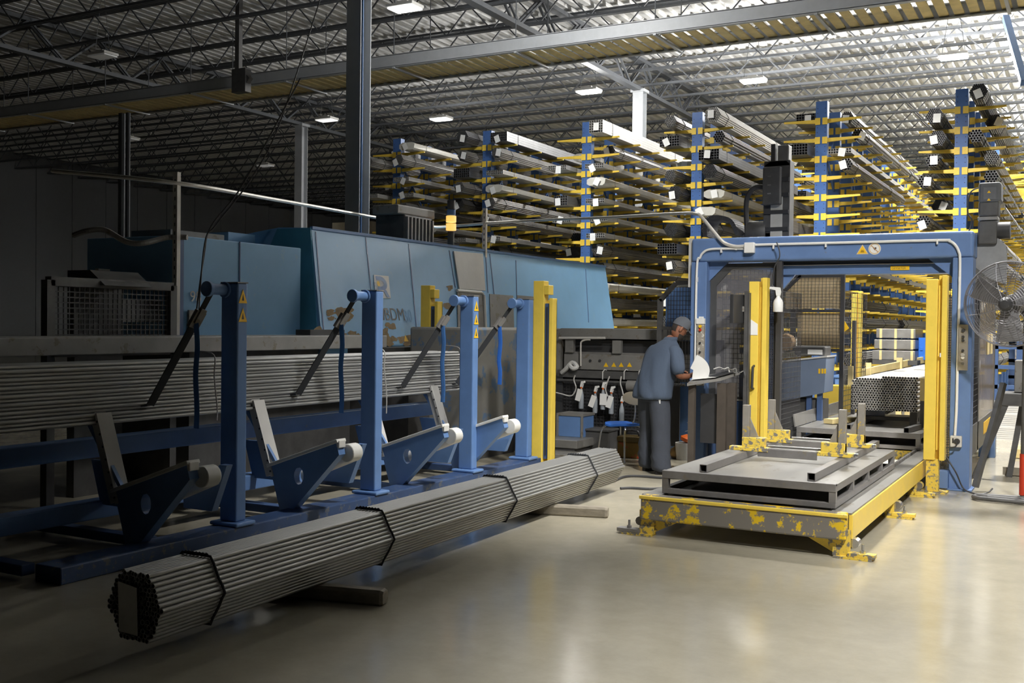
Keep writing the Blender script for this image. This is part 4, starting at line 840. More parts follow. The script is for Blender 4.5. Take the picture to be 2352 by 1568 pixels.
for px in (1882, 1889, 1895): q = GY(px, 852, yh-.002); MB().bx(q.x-.012, q.x+.012, yh-.004, yh-.001, q.z-.03, q.z+.03).build('warning_mark', M['signyellow'], hp_)
one('control_box', MB().bx(GY(1825, 815, 13.4).x, GY(1895, 815, 13.4).x, 13.4, 13.75, 1.3, 1.42), M['darksteel'], 'dark box lying on the bin below the tan boards', 'box', bev=.02)
q = GY(1872, 810, 13.36); one('paper_sheet', MB().bx(q.x-.09, q.x+.09, 13.36, 13.362, q.z-.02, q.z+.04), M['paper'], 'white paper strip above the blue grey bin', 'paper')
one('cardboard_roll', MB().lathe([(.1, -.1), (.11, 0), (.1, .1)], GY(1806, 785, 13.5), 14, ax=(0, 1, 0)), mat('brown_paper', '#a58a66', .8), 'brown roll beside the lower tan board', 'roll', smooth=True)
yb_ = GY(1905, 870, 15.0); one('yellow_cabinet', MB().bx(yb_.x-.2, yb_.x+.35, 15.0, 15.4, .55, .85).bx(yb_.x-.2, yb_.x+.35, 15.0, 15.4, 0, .55), M['yellow'], 'low yellow cabinet with pale top behind the mesh door', 'cabinet')
# ------------------------------------------------------------------ shuttle base with rails
sh = thing('shuttle_base', 'long yellow shuttle conveyor base with scraped front bumper on feet', 'conveyor', (-2.3, 8, 0))
RX0, RX1, SY0, SY1 = -3.12, -1.49, 7.78, 15.6
MB().loft([[V((x, y, z)) for y, z in ((7.78, .13), (7.785, .3), (7.8, .325), (7.87, .325), (7.87, .13))] for x in (RX0+.03, RX0+.06, RX1-.06, RX1-.03)]).build('bumper', None or mat('scraped_bumper', '#e2bd22', .55, wear='#7d7870', amt=.58, scale=3.2, var=.12), sh, bev=.012)
MB().bx(RX0+.02, RX1-.02, 7.776, 7.8, .292, .318).build('bumper_stripe', M['yellow'], sh, bev=.004)
for x0, x1 in ((RX0, RX0+.17), (RX1-.17, RX1)):
    MB().bx(x0+.01, x1-.01, 7.87, SY1, .305, .318).bx(x0 if x0 > -2 else x0, x1 if x0 < -2 else x1-.11, 7.87, SY1, .2, .305).build('rail_top', M['plate'], sh)
MB().bx(RX1-.03, RX1, 7.87, SY1, .13, .305).build('side_channel', M['yellow'], sh, bev=.005)
MB().bx(RX0, RX0+.03, 7.87, SY1, .13, .305).build('side_channel', M['yellow'], sh, bev=.005)
mb = MB(); y = 8.0
while y < 13: mb.bx(RX1-.2, RX1-.175, y, y+.045, .3, .335).bx(RX0+.175, RX0+.2, y, y+.045, .3, .335); y += .075
tag(mb.build('drive_chain', M['steel'], sh), kind='stuff')
MB().bx(RX0+.18, RX1-.2, 7.9, SY1, .2, .212).build('pan', M['tarp'], sh)
MB().bx(RX0+.2, RX1-.2, 12.3, 12.4, .212, .31).build('cross_member', M['wornyellow'], sh)
for y in (7.84, 9.75, 11.1):
    for s_, xx in ((-1, RX0+.07), (1, RX1-.07)):
        mb = MB().bx(xx-.06, xx+.06, y-.02, y+.02, .015, .2).prism([(xx-.06*s_, y, .14), (xx-.28*s_, y, .14), (xx-.06*s_, y, .03)], (0, .03, 0)).bx(min(xx-.05*s_, xx+.22*s_), max(xx-.05*s_, xx+.22*s_), y-.06, y+.06, 0, .016)
        ft = mb.build('foot', M['wornyellow'], sh)
        MB().bx(min(xx+.05*s_, xx+.24*s_), max(xx+.05*s_, xx+.24*s_), y-.05, y+.03, .018, .045).build('clamp_bar', M['wornyellow'] if s_ > 0 else M['steel'], ft)
        MB().tube((xx+.15*s_, y-.01, .04), (xx+.15*s_, y-.01, .11), .01, 8).tube((xx+.15*s_, y-.01, .045), (xx+.15*s_, y-.01, .065), .02, 6).tube((xx+.08*s_, y+.03, .1), (xx+.08*s_, y+.12, .1), .035, 10).build('anchor_bolt', M['chrome'] if s_ > 0 else M['steel'], ft)
# ------------------------------------------------------------------ steel tables on the shuttle
def table(y0, y1, label):
    x0, x1 = -2.975, -1.63; z0, z1 = .325, .5
    t = thing('steel_table', label, 'table', (-2.3, y0, z0))
    MB().bx(x0, x1, y0, y1, z1-.01, z1).build('table_top', M['plate'], t)
    mb = MB().bx(x0, x1, y0-.004, y0+.05, z1-.055, z1+.006).bx(x0, x1, y1-.05, y1, z1-.055, z1-.011).bx(x0, x0+.05, y0+.05, y1-.05, z1-.055, z1-.011).bx(x1-.05, x1, y0+.05, y1-.05, z1-.055, z1-.011)
    mb.build('top_frame', M['steel'], t, bev=.003)
    MB().bx(x0, x1, y0, y0+.05, z0, z0+.04).bx(x0, x1, y1-.05, y1, z0, z0+.04).bx(x0, x0+.05, y0+.05, y1-.05, z0, z0+.05).bx(x1-.05, x1, y0+.05, y1-.05, z0, z0+.05).build('bottom_frame', M['steel'], t, bev=.003)
    n = 4
    for i in range(n+1):
        yy = y0+(y1-y0-.05)*i/n
        for xx in (x0, x1-.05): MB().bx(xx, xx+.05, yy, yy+.05, z0+.04, z1-.055).build('leg', M['steel'], t)
    MB().bx(x0+.06, x1-.06, y0+.06, y1-.06, z0+.002, z0+.008).build('drip_tray', M['black'], t)
    return t
table(7.95, 10.58, 'empty steel table with two long bars and yellow cradles on the shuttle front')
table(12.3, 14.95, 'steel table under the big tube pack inside the gantry')
def sqbar(p, q, w_, label, m='steel'):
    p, q = V(p), V(q); d, a, b = basis(q-p); o_ = MB(); h = w_/2; i = h-.005
    def ring(c, r): return [c+a*x*r+b*z*r for x, z in ((-1, -1), (1, -1), (1, 1), (-1, 1))]
    o_.add(ring(p, h)+ring(q, h)+ring(p, i)+ring(q, i), [(k, (k+1) % 4, 4+(k+1) % 4, 4+k) for k in range(4)]+[(8+(k+1) % 4, 8+k, 12+k, 12+(k+1) % 4) for k in range(4)]+[(k, 8+k, 8+(k+1) % 4, (k+1) % 4) for k in range(4)]+[(4+(k+1) % 4, 12+(k+1) % 4, 12+k, 4+k) for k in range(4)])
    return one('square_tube', o_, M[m], label, 'square tube')
a = GZ(1620, 1082, .504); b = GZ(1865, 1103, .504)
sqbar((a.x, 8.04, .533), (a.x, 10.6, .533), .06, 'long square steel tube on the left of the empty shuttle table')
sqbar((b.x, 8.04, .533), (b.x, 10.75, .533), .06, 'long square steel tube on the right of the empty shuttle table')
XL, XRb = a.x, b.x
def cradle(y, label):
    zb = .566; t = thing('tube_cradle', label, 'cradle', ((XL+XRb)/2, y, zb))
    x0, x1 = XL-.12, XRb+.1
    MB().bx(x0, x1, y-.03, y+.03, zb, zb+.035).bx(XL+.13, x1-.3, y-.035, y-.028, zb-.04, zb+.03).build('cross_bar', M['steel'], t, bev=.003)
    for s_, xx in ((1, XL+.02), (-1, XRb-.0)):
        MB().bx(xx-.03, xx+.03, y-.03, y+.03, zb+.035, zb+.40).prism([(xx+.03*s_, y-.004, zb+.1), (xx+.12*s_, y-.004, zb+.1), (xx+.03*s_, y-.004, zb+.3)], (0, .008, 0)).build('upright', mat('scuffed_steel', '#8a857c', .5, wear='#c3a233', amt=.28, scale=9), t, bev=.004)
        e0, e1 = sorted((xx-.03*s_, xx+.17*s_)); MB().bx(e0, e1, y-.038, y+.038, zb+.035, zb+.12).build('base_block', M['wornyellow'], t, bev=.006)
        e0, e1 = sorted((xx-.15*s_, xx+.2*s_)); MB().bx(max(e0, x0), min(e1, x1), y-.042, y+.042, zb+.001, zb+.037).build('yellow_sleeve', M['wornyellow'], t, bev=.004)
        MB().bx(xx-.03, xx+.03, y-.028, y+.028, zb-.06, zb).build('clamp_jaw', M['steel'], t) if False else None
    MB().tube((XL+.2, y+.05, zb+.045), (XL+.75, y+.05, zb+.045), .011, 8).build('adjusting_rod', M['tubegrey'], t)
    MB().tube((x1, y, zb+.02), (x1+.03, y, zb+.02), .018, 12).build('end_bolt', M['chrome'], t, smooth=True)
    return t
cradle(9.15, 'yellow worn tube cradle with two uprights, nearer one on the shuttle table')
cradle(9.98, 'yellow worn tube cradle with two uprights, farther one on the shuttle table')
# tube pack on the far table
p0, p1, p2 = GY(1958, 940, 12.95), GY(2112, 940, 12.95), GY(1958, 872, 12.95)
PKD = .031; nx = 24; nz = 15; PX0 = p0.x; PZ0 = p0.z+.0
pk = thing('tube_pack', 'big wide pack of round steel tubes on the table inside the gantry', 'tube bundle', (PX0, 12.95, PZ0))
pts = []
for r in range(nz):
    for i in range(nx-(r % 2)):
        if r == nz-1 and i < 11: continue
        if r == nz-2 and (i < 1): continue
        pts.append((PX0+PKD*(i+.5*(r % 2)), PZ0+PKD/2+r*PKD*.866))
pts.sort(key=lambda p: -(p[1]*2+p[0]))
pr = MB().tube((pts[0][0], 12.95, pts[0][1]), (pts[0][0], 18.6, pts[0][1]), PKD/2, 10, wall=.0048).build('tube', M['tubelight'], pk, smooth=50)
for k in range(1, 100): o = pr.copy(); COL.objects.link(o); o.location = (pts[k][0]-pts[0][0], random.uniform(-.01, .01), pts[k][1]-pts[0][1])
mb = MB()
for x, z in pts[100:]: mb.tube((x, 12.95+random.uniform(-.01, .01), z), (x, 18.6, z), PKD/2, 9, wall=.0048)
tag(mb.build('inner_tubes', M['tubelight'], pk, smooth=50), kind='stuff')
one('pack_stand', MB().bx(PX0+.02, PX0+.1, 13.1, 14.6, .505, PZ0).bx(PX0+.62, PX0+.7, 13.1, 14.6, .505, PZ0).bx(PX0+.02, PX0+.7, 13.2, 13.28, .56, .6), M['darksteel'], 'dark steel stand carrying the big tube pack', 'stand')
q = GY(2121, 900, 12.93); one('stop_post', MB().bx(q.x-.03, q.x+.02, 12.9, 12.98, .52, 1.0), M['darksteel'], 'dark stop post at the right side of the tube pack', 'post')
one('yellow_stick', MB().bx(q.x-.03, q.x+.02, 12.86, 12.895, .83, 1.09), M['yellowwood'], 'yellow wooden stick fixed to the stop post beside the tube pack', 'stick')
q = GY(1953, 862, 13.9); one('yellow_stick', MB().bx(q.x-.03, q.x+.03, 13.9, 13.94, q.z-.12, q.z+.12), M['yellowwood'], 'yellow wooden stick at the left side of the tube pack', 'stick')
for a_, b_, la in (((-2.4, 12.32), (-2.38, 13.05), 'short black square tube on the far table, left under the tube pack'), ((-1.78, 12.32), (-1.72, 12.95), 'short black square tube on the far table, right under the tube pack')): sqbar((a_[0], a_[1], .534), (b_[0], b_[1], .534), .055, la, 'darksteel')
q = GZ(1900, 985, .505); one('timber_block', MB().beam((-2.75, 12.9, .536), (-2.55, 13.4, .536), .12, .055), M['yellowwood'], 'pale yellow timber block on the far table, left of the tube pack', 'timber')
one('splash_plate', MB().prism([(-3.0, 12.35, .5), (-2.98, 14.8, .5), (-2.98, 14.8, .66), (-3.02, 12.35, .64)], (-.015, 0, .0)), M['graypaint'], 'leaning grey steel strip along the left of the far table', 'plate')
# ------------------------------------------------------------------ cantilever racks with their loads
RX = [-13.98, -11.61, -9.235, -6.865, -4.475, -2.075]; RY = 20.0; TOP = 5.83; ZA = [5.47-.3525*k for k in range(14)]; UP = 1.13; NU = 13
names = ['first', 'second', 'third', 'fourth', 'fifth', 'sixth']
ordn = ['top', 'second', 'third', 'fourth', 'fifth', 'sixth', 'seventh', 'eighth', 'ninth', 'tenth', 'eleventh', 'twelfth', 'thirteenth', 'lowest']
def upright_mesh():
    mb = MB(); w_ = .105
    mb.bx(-w_, w_, 0, .008, 0, TOP).bx(-w_, -w_+.008, .008, .14, 0, TOP).bx(w_-.008, w_, .008, .14, 0, TOP).bx(-w_, w_, .14, .148, 0, TOP)
    return mb
def arm_mesh(s):
    mb = MB(); x0 = .105*s; x1 = x0+.60*s
    mb.add([V((x0, .035, -.035)), V((x1, .05, .005)), V((x1, .05, .035)), V((x0, .035, .035)), V((x0, .105, -.035)), V((x1, .09, .005)), V((x1, .09, .035)), V((x0, .105, .035))],
           [(0, 1, 2, 3), (7, 6, 5, 4), (0, 4, 5, 1), (1, 5, 6, 2), (2, 6, 7, 3), (3, 7, 4, 0)] if s > 0 else [(3, 2, 1, 0), (4, 5, 6, 7), (1, 5, 4, 0), (2, 6, 5, 1), (3, 7, 6, 2), (0, 4, 7, 3)])
    xa_, xb2 = sorted((.02*s, .112*s)); mb.bx(xa_, xb2, -.012, -.001, -.07, .055)
    return mb
UPR = None; ARM = {}
def hole_mesh():
    mb = MB(); z = .5
    while z < TOP-.1:
        for x in (-.07, .07): mb.tube((x, -.0012, z), (x, .0, z), .009, 6)
        z += .0881
    return mb
for i, X in enumerate(RX):
    t = thing('cantilever_rack', f'blue upright rack with yellow arms, {names[i]} tube rack counted from the left', 'rack', (X, RY, 0), 'tube storage racks')
    arms = []
    for k in range(NU):
        y = k*UP
        if UPR is None:
            ORG['tmp'] = V((0, 0, 0)); UPR = upright_mesh().build('upright', M['rackblue'], None); HOLE = hole_mesh().build('hole_row', M['black'], None)
            for s in (-1, 1): ARM[s] = arm_mesh(s).build('arm', M['rackyellow'], None)
            tip = MB().bx(.6, .704, .045, .095, .036, .04); 
            u = UPR; first_rack = True
        else: u = UPR.copy(); COL.objects.link(u)
        u.parent = t; u.location = (0, y, 0)
        if k == 0:
            h = HOLE if i == 0 else HOLE.copy()
            if i: COL.objects.link(h)
            h.parent = u; h.location = (0, 0, 0)
        for z in ZA:
            for s in (-1, 1): arms.append((y, z, s))
    arms.sort(key=lambda a: (a[0], -a[1]))
    for j, (y, z, s) in enumerate(arms[:100]):
        if i == 0 and ((s, 'used') not in ARM): o = ARM[s]; ARM[(s, 'used')] = 1
        else: o = ARM[s].copy(); COL.objects.link(o)
        o.parent = t; o.location = (0, y, z)
    mb = MB(); base = {s: arm_mesh(s) for s in (-1, 1)}
    for y, z, s in arms[100:]:
        m_ = base[s]; n0 = len(mb.v); dv = V((X, RY+y, z)); mb.v += [p+dv for p in m_.v]; mb.f += [tuple(a+n0 for a in f) for f in m_.f]
    tag(mb.build('rear_arms', M['rackyellow'], t), kind='stuff')
    for k in range(0, NU-1, 2):
        y0, y1 = RY+k*UP+.15, RY+(k+1)*UP
        for z in (1.2, 3.0, 4.8): MB().beam((X, y0, z-.5), (X, y1, z+.5), .03, .03).beam((X, y0, z+.5), (X, y1, z-.5), .03, .03).build('cross_brace', M['rackblue'], t)
# kinds of load: each mesh built once, its origin at the middle of its underside, near end at y=0
LEN = 6.1
def rnd_hex(n, d, ln, nn=8):
    mb = MB()
    for dx, dz, _ in hexpts(n, d): mb.tube((dx, 0, dz+(n-1)*d*.866+d/2), (dx, ln, dz+(n-1)*d*.866+d/2), d/2, nn, wall=d*.1)
    return mb, (2*n-1)*d, 2*(n-1)*d*.866+d
def sq_stack(nx, nz, d, ln):
    mb = MB()
    for i in range(nx):
        for k in range(nz):
            x, z = (i-(nx-1)/2)*d, (k+.5)*d; h = d*.48; q = d*.4
            ring = lambda y, r: [V((x+a*r, y, z+b*r)) for a, b in ((-1, -1), (1, -1), (1, 1), (-1, 1))]
            mb.add(ring(0, h)+ring(ln, h)+ring(0, q)+ring(.5, q), [(k_, (k_+1) % 4, 4+(k_+1) % 4, 4+k_)[::-1] for k_ in range(4)]+[(8+(k_+1) % 4, 8+k_, 12+k_, 12+(k_+1) % 4)[::-1] for k_ in range(4)]+[(k_, 8+k_, 8+(k_+1) % 4, (k_+1) % 4)[::-1] for k_ in range(4)]+[(15, 14, 13, 12), (4, 5, 6, 7)])
    return mb, nx*d, nz*d
def wrapped(w_, h, ln):
    random.seed(5); rings = []
    for k in range(9):
        y = ln*k/8; rings.append([V((x*w_/2*(1+random.uniform(-.05, .05)), y, h/2+z*h/2*(1+random.uniform(-.04, .04)))) for x, z in ((-1, -.6), (-.7, -1), (.7, -1), (1, -.6), (1, .5), (.6, 1), (-.6, 1), (-1, .5))])
    return MB().loft(rings), w_, h
KINDS = {}
def kind(key, res, m, desc, mt): KINDS[key] = dict(mb=res[0], w=res[1], h=res[2], mat=M[m], desc=desc, n=None)
kind('rd', rnd_hex(5, .033, LEN), 'tubedark', 'black round tube bundle', 0)
kind('rg', rnd_hex(4, .036, LEN), 'tubegrey', 'grey round tube bundle', 0)
kind('rs', rnd_hex(3, .048, LEN), 'tubedark', 'small black tube bundle', 0)
kind('rl', rnd_hex(5, .036, LEN), 'tubelight', 'bright round tube bundle', 0)
kind('sd', sq_stack(8, 4, .05, LEN), 'tubedark', 'black square tube stack', 0)
kind('sg', sq_stack(6, 4, .05, LEN), 'tubegrey', 'grey square tube stack', 0)
kind('sl', sq_stack(6, 5, .05, LEN), 'tubelight', 'pale square tube stack', 0)
kind('wf', wrapped(.4, .16, LEN), 'tarp', 'pale film-wrapped bundle', 0)
kind('fl', sq_stack(9, 2, .045, LEN), 'tubelight', 'flat pale tube layer', 0)
TAGM = MB().add([(-.06, -.03, .05), (.06, -.03, .05), (.06, -.035, .2), (-.06, -.03, .2)], [(0, 1, 2, 3)])
def load(key, X, y, z, label, tagged=True, group='bundles on the tube racks'):
    K = KINDS[key]
    t = thing('tube_bundle', label, 'tube bundle', (X, y, z), group)
    if K['n'] is None:
        body = K['mb'].build('tubes', K['mat'], None); body.parent = t
        sps = []
        for yy in (.5, 4.2):
            st = MB()
            w_, h = K['w']/2+.004, K['h']+.004
            if key[0] == 'r': a = [(-w_, h/2), (-w_/2, 0), (w_/2, 0), (w_, h/2), (w_/2, h), (-w_/2, h)]
            else: a = [(-w_, -.002), (w_, -.002), (w_, h), (-w_, h)]
            st.path([(p[0], yy, p[1]) for p in a], .006, 4, close=True)
            sp = st.build('strap', M['black'], None); sp.parent = t; sps.append(sp)
        K['n'] = (body, *sps)
    else:
        for p in K['n']: o = p.copy(); COL.objects.link(o); o.parent = t
    if tagged:
        if 'tag' not in KINDS: o = TAGM.build('paper_tag', M['paper'], None); KINDS['tag'] = o
        else: o = KINDS['tag'].copy(); COL.objects.link(o)
        o.parent = t; o.location = (random.uniform(-.05, .05), 0, K['h']/2-.13+random.uniform(-.05, .02)); o.rotation_euler.y = random.uniform(-.5, .5)
    return t
random.seed(11)
spec = {(5, 0, 1): ('rl', 'rd'), (3, -1, 1): ('rl', None)}
top = {(5, 1): 'rd', (4, -1): 'sd', (4, 1): 'rg', (3, 1): 'rl', (3, -1): 'rg', (2, 1): 'sl', (2, -1): None, (1, 1): 'sd', (1, -1): 'rd', (0, -1): 'sd', (0, 1): 'wf', (5, -1): None}
for i, X in enumerate(RX):
    for j, z in enumerate(ZA):
        for s in (-1, 1):
            if j == 0: key = top[(i, s)]
            else:
                if i >= 3: pool = ['rd', 'rs', 'rg', 'sd', 'sg', 'wf', 'rs', None, None, 'rd']
                else: pool = ['rd', 'sg', 'rs', 'rg', 'sd', 'fl', 'fl', 'rg', None, 'wf']
                if i == 5 and s == 1: pool = ['rd', 'rd', 'rs', 'rg', None]
                if (i, s) == (4, 1): pool = ['rs', 'fl', 'fl', None, None, 'rs', None]
                key = random.choice(pool)
            if key is None: continue
            K = KINDS[key]
            if K['h'] > .3 and j: key = 'rg'; K = KINDS[key]
            x = X+s*(.13+K['w']/2+random.uniform(.02, max(.03, .56-K['w'])))
            side = 'left' if s < 0 else 'right'
            lab = f"{K['desc']}, {ordn[j]} level, {side} arms of {names[i]} tube rack"
            load(key, x, RY-.25-random.uniform(0, .35)+(0 if random.random() < .8 else 1.0), z+.041, lab, random.random() < .75)
            if (j < 3 or i >= 3) and random.random() < .55:
                load(key, x+random.uniform(-.03, .03), RY+6.35, z+.041, f"rear {K['desc']}, {ordn[j]} level, {side} arms of {names[i]} tube rack", False, 'bundles on the tube racks, rear half')
# low wooden rail, flat packs and bins in front of the racks, seen through the gantry
rl = thing('guard_rail', 'low yellowed wooden rail in front of the racks, seen through the gantry', 'rail', (-2.5, 19, 0))
a, b = GY(1975, 856, 17.6), GY(2140, 822, 19.6)
MB().beam(a, b, .05, .11).build('rail', M['yellowwood'], rl, bev=.005)
for px, py, yy in ((1993, 850, 17.8), (2065, 838, 18.6), (2085, 835, 19.0)):
    q = GY(px, py, yy); MB().bx(q.x-.045, q.x+.045, yy+.03, yy+.09, 0, q.z+.12).build('post', M['yellowwood'], rl)
for k in range(3):
    yy = 18.9; x0, x1 = GY(2012, 800, yy).x, GY(2102, 800, yy).x; z = GY(2050, 826, yy).z+.185*k; 
    t = thing('profile_pack', ['lowest grey strapped profile pack in the stack seen through the gantry', 'middle grey strapped profile pack in the stack seen through the gantry', 'topmost grey strapped profile pack in the stack seen through the gantry'][k], 'pack', (x0, yy, z), 'strapped profile packs')
    MB().bx(x0-.06+.03*k, x1, yy, yy+.9, z, z+.155).build('pack_body', M['tubegrey'], t, bev=.006)
    for u in (.12, .5, .92): xx = x0+(x1-x0)*u; MB().bx(xx-.02, xx+.02, yy-.004, yy+.904, z-.003, z+.159).build('strap', M['yellowwood'], t)
one('pack_table', MB().bx(GY(2005, 826, 18.9).x, GY(2108, 826, 18.9).x, 18.85, 19.9, GY(2050, 826, 18.9).z-.08, GY(2050, 826, 18.9).z-.004).bx(-3.3, -3.2, 19.0, 19.1, 0, 1.0).bx(-2.6, -2.5, 19.0, 19.1, 0, 1.0), M['darksteel'], 'dark low table under the strapped profile packs', 'table')
q = GY(2120, 805, 19.3); one('blue_crate', MB().bx(q.x-.16, q.x+.2, 19.3, 19.6, q.z-.16, q.z+.22).bx(q.x-.05, q.x+.0, 19.29, 19.3, q.z-.0, q.z+.06), M['bluestrap'], 'bright blue crate behind the right yellow post', 'crate', bev=.01)
load('rg', GY(1950, 830, 17.9).x, 18.0, GY(1950, 842, 17.9).z, 'grey hexagonal tube bundle low behind the far yellow post', False)
qz = GY(1950, 842, 17.9); one('low_trestle', MB().bx(qz.x-.25, qz.x+.25, 18.6, 18.7, 0, qz.z-.002).bx(qz.x-.25, qz.x+.25, 22.6, 22.7, 0, qz.z-.002).bx(qz.x-.05, qz.x+.05, 18.7, 22.6, .1, .2), M['darksteel'], 'dark low trestle under the hexagonal bundle behind the far yellow post', 'trestle')
for k, px in enumerate((1945, 1990, 2045, 2100)):
    q = GY(px, 855-k*4, 19.2); one('storage_bin', MB().bx(q.x-.18, q.x+.18, 19.1, 19.5, .35, .78).bx(q.x-.2, q.x+.2, 19.08, 19.52, .78, .82), M['bluepost'], f"blue storage bin behind the wooden rail, {['first', 'second', 'third', 'fourth'][k]} from the left", 'bin', 'blue bins behind the rail')
# left side guard between bed and gantry
sg = thing('side_guard', 'black mesh side guard with sloping top behind the worker', 'guard', (-4.6, 12.6, 0))
yg = 12.62; a, b, c = GY(1517, 690, yg), GY(1553, 650, yg), GY(1590, 648, yg)
MB().beam((a.x, yg, 0), (a.x, yg, a.z+.02), .06, .06).beam(a, b, .06, .05).beam(b, c, .06, .05).beam((a.x, yg, 1.62), (c.x, yg, 1.62), .05, .04).build('guard_frame', M['darksteel'], sg)
MB().mesh_grid((a.x+.1, yg, .9), (c.x-a.x-.1, 0, 0), (0, 0, b.z-.95), 8, 22, .003).build('mesh_panel', M['mesh'], sg)
q = GY(1566, 690, 13.2); one('blue_cabinet', MB().bx(q.x-.22, q.x+.2, 13.2, 13.6, .0, 2.15), M['bluepost'], 'blue cabinet behind the mesh side guard', 'cabinet')
# ------------------------------------------------------------------ work desk with papers
dk = thing('work_desk', 'cluttered dark standing desk with slanted top in front of the gantry leg', 'desk', (-3.7, 11.35, 0))
A, B_, C_, D_ = GY(1578, 880, 11.1), GY(1656, 868, 11.32), GY(1700, 853, 11.6), GY(1600, 862, 11.6)
MB().prism([A, B_, C_, D_], (0, 0, -.03)).build('desk_top', M['graypaint'], dk)
for px, yy, w_ in ((1588, 11.2, .07), (1657, 11.35, .1), (1680, 11.5, .09)):
    q = GY(px, 900, yy); zt2 = min(A.z, B_.z)-.03; MB().bx(q.x-w_/2, q.x+w_/2, yy, yy+.06, 0, zt2+.03).build('leg', mat('stained_timber', '#4f473f', .8, var=.2), dk)
MB().bx(A.x+.05, GY(1650, 900, 11.4).x, 11.42, 11.46, .35, .9).build('back_panel', M['black'], dk)
pw = one('paper_sheet', MB().path(bez([GY(x, y, 11.3) for x, y in ((1590, 866), (1604, 867), (1612, 855), (1612, 846), (1605, 837), (1593, 830))], 5), .001, 4, flat=(.001, .085)), M['paper'], 'white sheets curling up on the desk in front of the worker', 'paper')
q = A.lerp(C_, .42)+V((0, 0, .004)); one('paper_sheet', MB().add([q+V((-.2, -.08, -.025)), q+V((.08, -.05, .01)), q+V((.12, .1, .03)), q+V((-.15, .12, .0))], [(0, 1, 2, 3)]), M['paper'], 'white sheet lying flat on the desk beside the curled sheets', 'paper')
one('clipboard', MB().beam(B_+V((-.1, .02, .012)), C_+V((-.06, -.05, .012)), .14, .01), M['black'], 'black clipboard on the raised right end of the desk', 'clipboard')
for k, (px, py) in enumerate(((1655, 850), (1672, 852), (1690, 858))):
    q = GY(px, py, 11.45); one('wire_bit', MB().path(bez([q+V((-.08, 0, .01)), q+V((-.02, .02, .03)), q+V((.04, 0, .015)), q+V((.08, .02, .03)), q+V((.1, 0, -.02))], 4), .007, 5), [M['lightgray'], M['graypaint'], M['chrome']][k], ['pale hose end on the desk top', 'grey cable on the desk top by the clipboard', 'bright wire hanging over the right desk end'][k], 'cable')
# bucket, boxes and wire below the desk
q = GZ(1618, 1055)
bk = thing('bucket', 'grey bucket full of wire scraps under the desk', 'bucket', (q.x, q.y, 0))
MB().lathe([(.13, 0), (.155, .26), (.16, .27), (.15, .27), (.12, .05), (.0, .05)], q, 20).build('bucket_body', mat('grey_bucket', '#77777a', .5), bk, smooth=50)
random.seed(4); mb = MB()
for k in range(26):
    a0 = random.uniform(0, 6.28); c0_ = q+V((.08*math.cos(a0), .08*math.sin(a0), .24)); mb.path(bez([c0_, c0_+V((random.uniform(-.1, .1), 0, .12)), c0_+V((random.uniform(-.22, .22), random.uniform(-.1, .1), random.uniform(.05, .3)))], 4), .003, 4)
tag(mb.build('wire_scraps', M['tubelight'], bk), kind='stuff')
MB().bx(q.x-.12, q.x+.02, q.y-.17, q.y-.02, .27, .31).build('yellow_carton', M['signyellow'], bk); MB().bx(q.x+.03, q.x+.13, q.y-.16, q.y-.02, .27, .31).build('blue_carton', M['bluestrap'], bk)
q = GZ(1572, 1055); one('white_pail', MB().lathe([(.1, 0), (.115, .2), (.115, .21), (.0, .21)], q, 18), M['lightgray'], 'dirty white pail on the floor between worker and bucket', 'pail', smooth=50)
one('gloves', MB().lathe([(.02, 0), (.08, .02), (.09, .06), (.03, .1)], q+V((.02, 0, .212)), 9, ax=(.3, 0, 1)), M['orange'], 'orange glove lying on the white pail', 'glove', smooth=True)
one('brown_rag', MB().lathe([(.05, 0), (.12, .03), (.1, .1), (.03, .16)], q+V((-.12, .05, .0)), 9, ax=(.1, .1, 1)), mat('brown_rag_cloth', '#6a5126', .9), 'brown rag heap on the floor left of the white pail', 'rag', smooth=True)
# hoses on the floor
one('floor_hose', MB().path(bez([GZ(x, y, .014) for x, y in ((1640, 1098), (1530, 1097), (1470, 1093), (1436, 1094), (1415, 1102))], 6), .013, 7), M['rubber'], 'black hose on the floor, farther one between tube bundle and table', 'hose')
one('floor_hose', MB().path(bez([GZ(x, y, .014) for x, y in ((1640, 1112), (1560, 1116), (1500, 1122), (1450, 1120), (1425, 1121))], 6), .013, 7), M['rubber'], 'black hose on the floor, nearer one between tube bundle and table', 'hose')
M['fanblade'] = mat('grey_blade', '#6c6b6c', .45)
# ------------------------------------------------------------------ pedestal fan at the right edge
fc = GY(2318, 698, 11.15); R_ = .405
fn = thing('pedestal_fan', 'large black pedestal fan with wire guard at the right edge', 'fan', (-.62, 11.2, 0))
ax_ = (V((0, 0, 1.5))-fc).normalized(); ax_ = (ax_*.9+V((-.55, -.3, -.05))*.5).normalized()
d, ua, ub = basis(ax_)
def ring(r, z): return [fc+d*z+(ua*math.cos(t*math.pi/20)+ub*math.sin(t*math.pi/20))*r for t in range(40)]
mb = MB()
for k in range(16):
    r = .05+.022*k; mb.path(ring(min(r, R_), .13*math.cos(min(1, r/R_)*1.35)), .0022, 4, close=True)
for k in range(14): 
    r = .06+.025*k; mb.path(ring(min(r, R_), -.12*math.cos(min(1, r/R_)*1.35)), .0022, 4, close=True)
mb.path(ring(R_, .0), .009, 6, close=True).path(ring(R_, .03), .005, 6, close=True)
for k in range(12):
    a0 = k*math.pi/6
    for s_ in (1, -1): mb.path([fc+d*s_*.13*math.cos(min(1, r/R_)*1.35)+(ua*math.cos(a0+.25*r/R_)+ub*math.sin(a0+.25*r/R_))*r for r in (.05, .15, .25, .33, R_)], .003, 4)
mb.build('wire_guard', mat('grey_wire', '#77767a', .4, .3), fn)
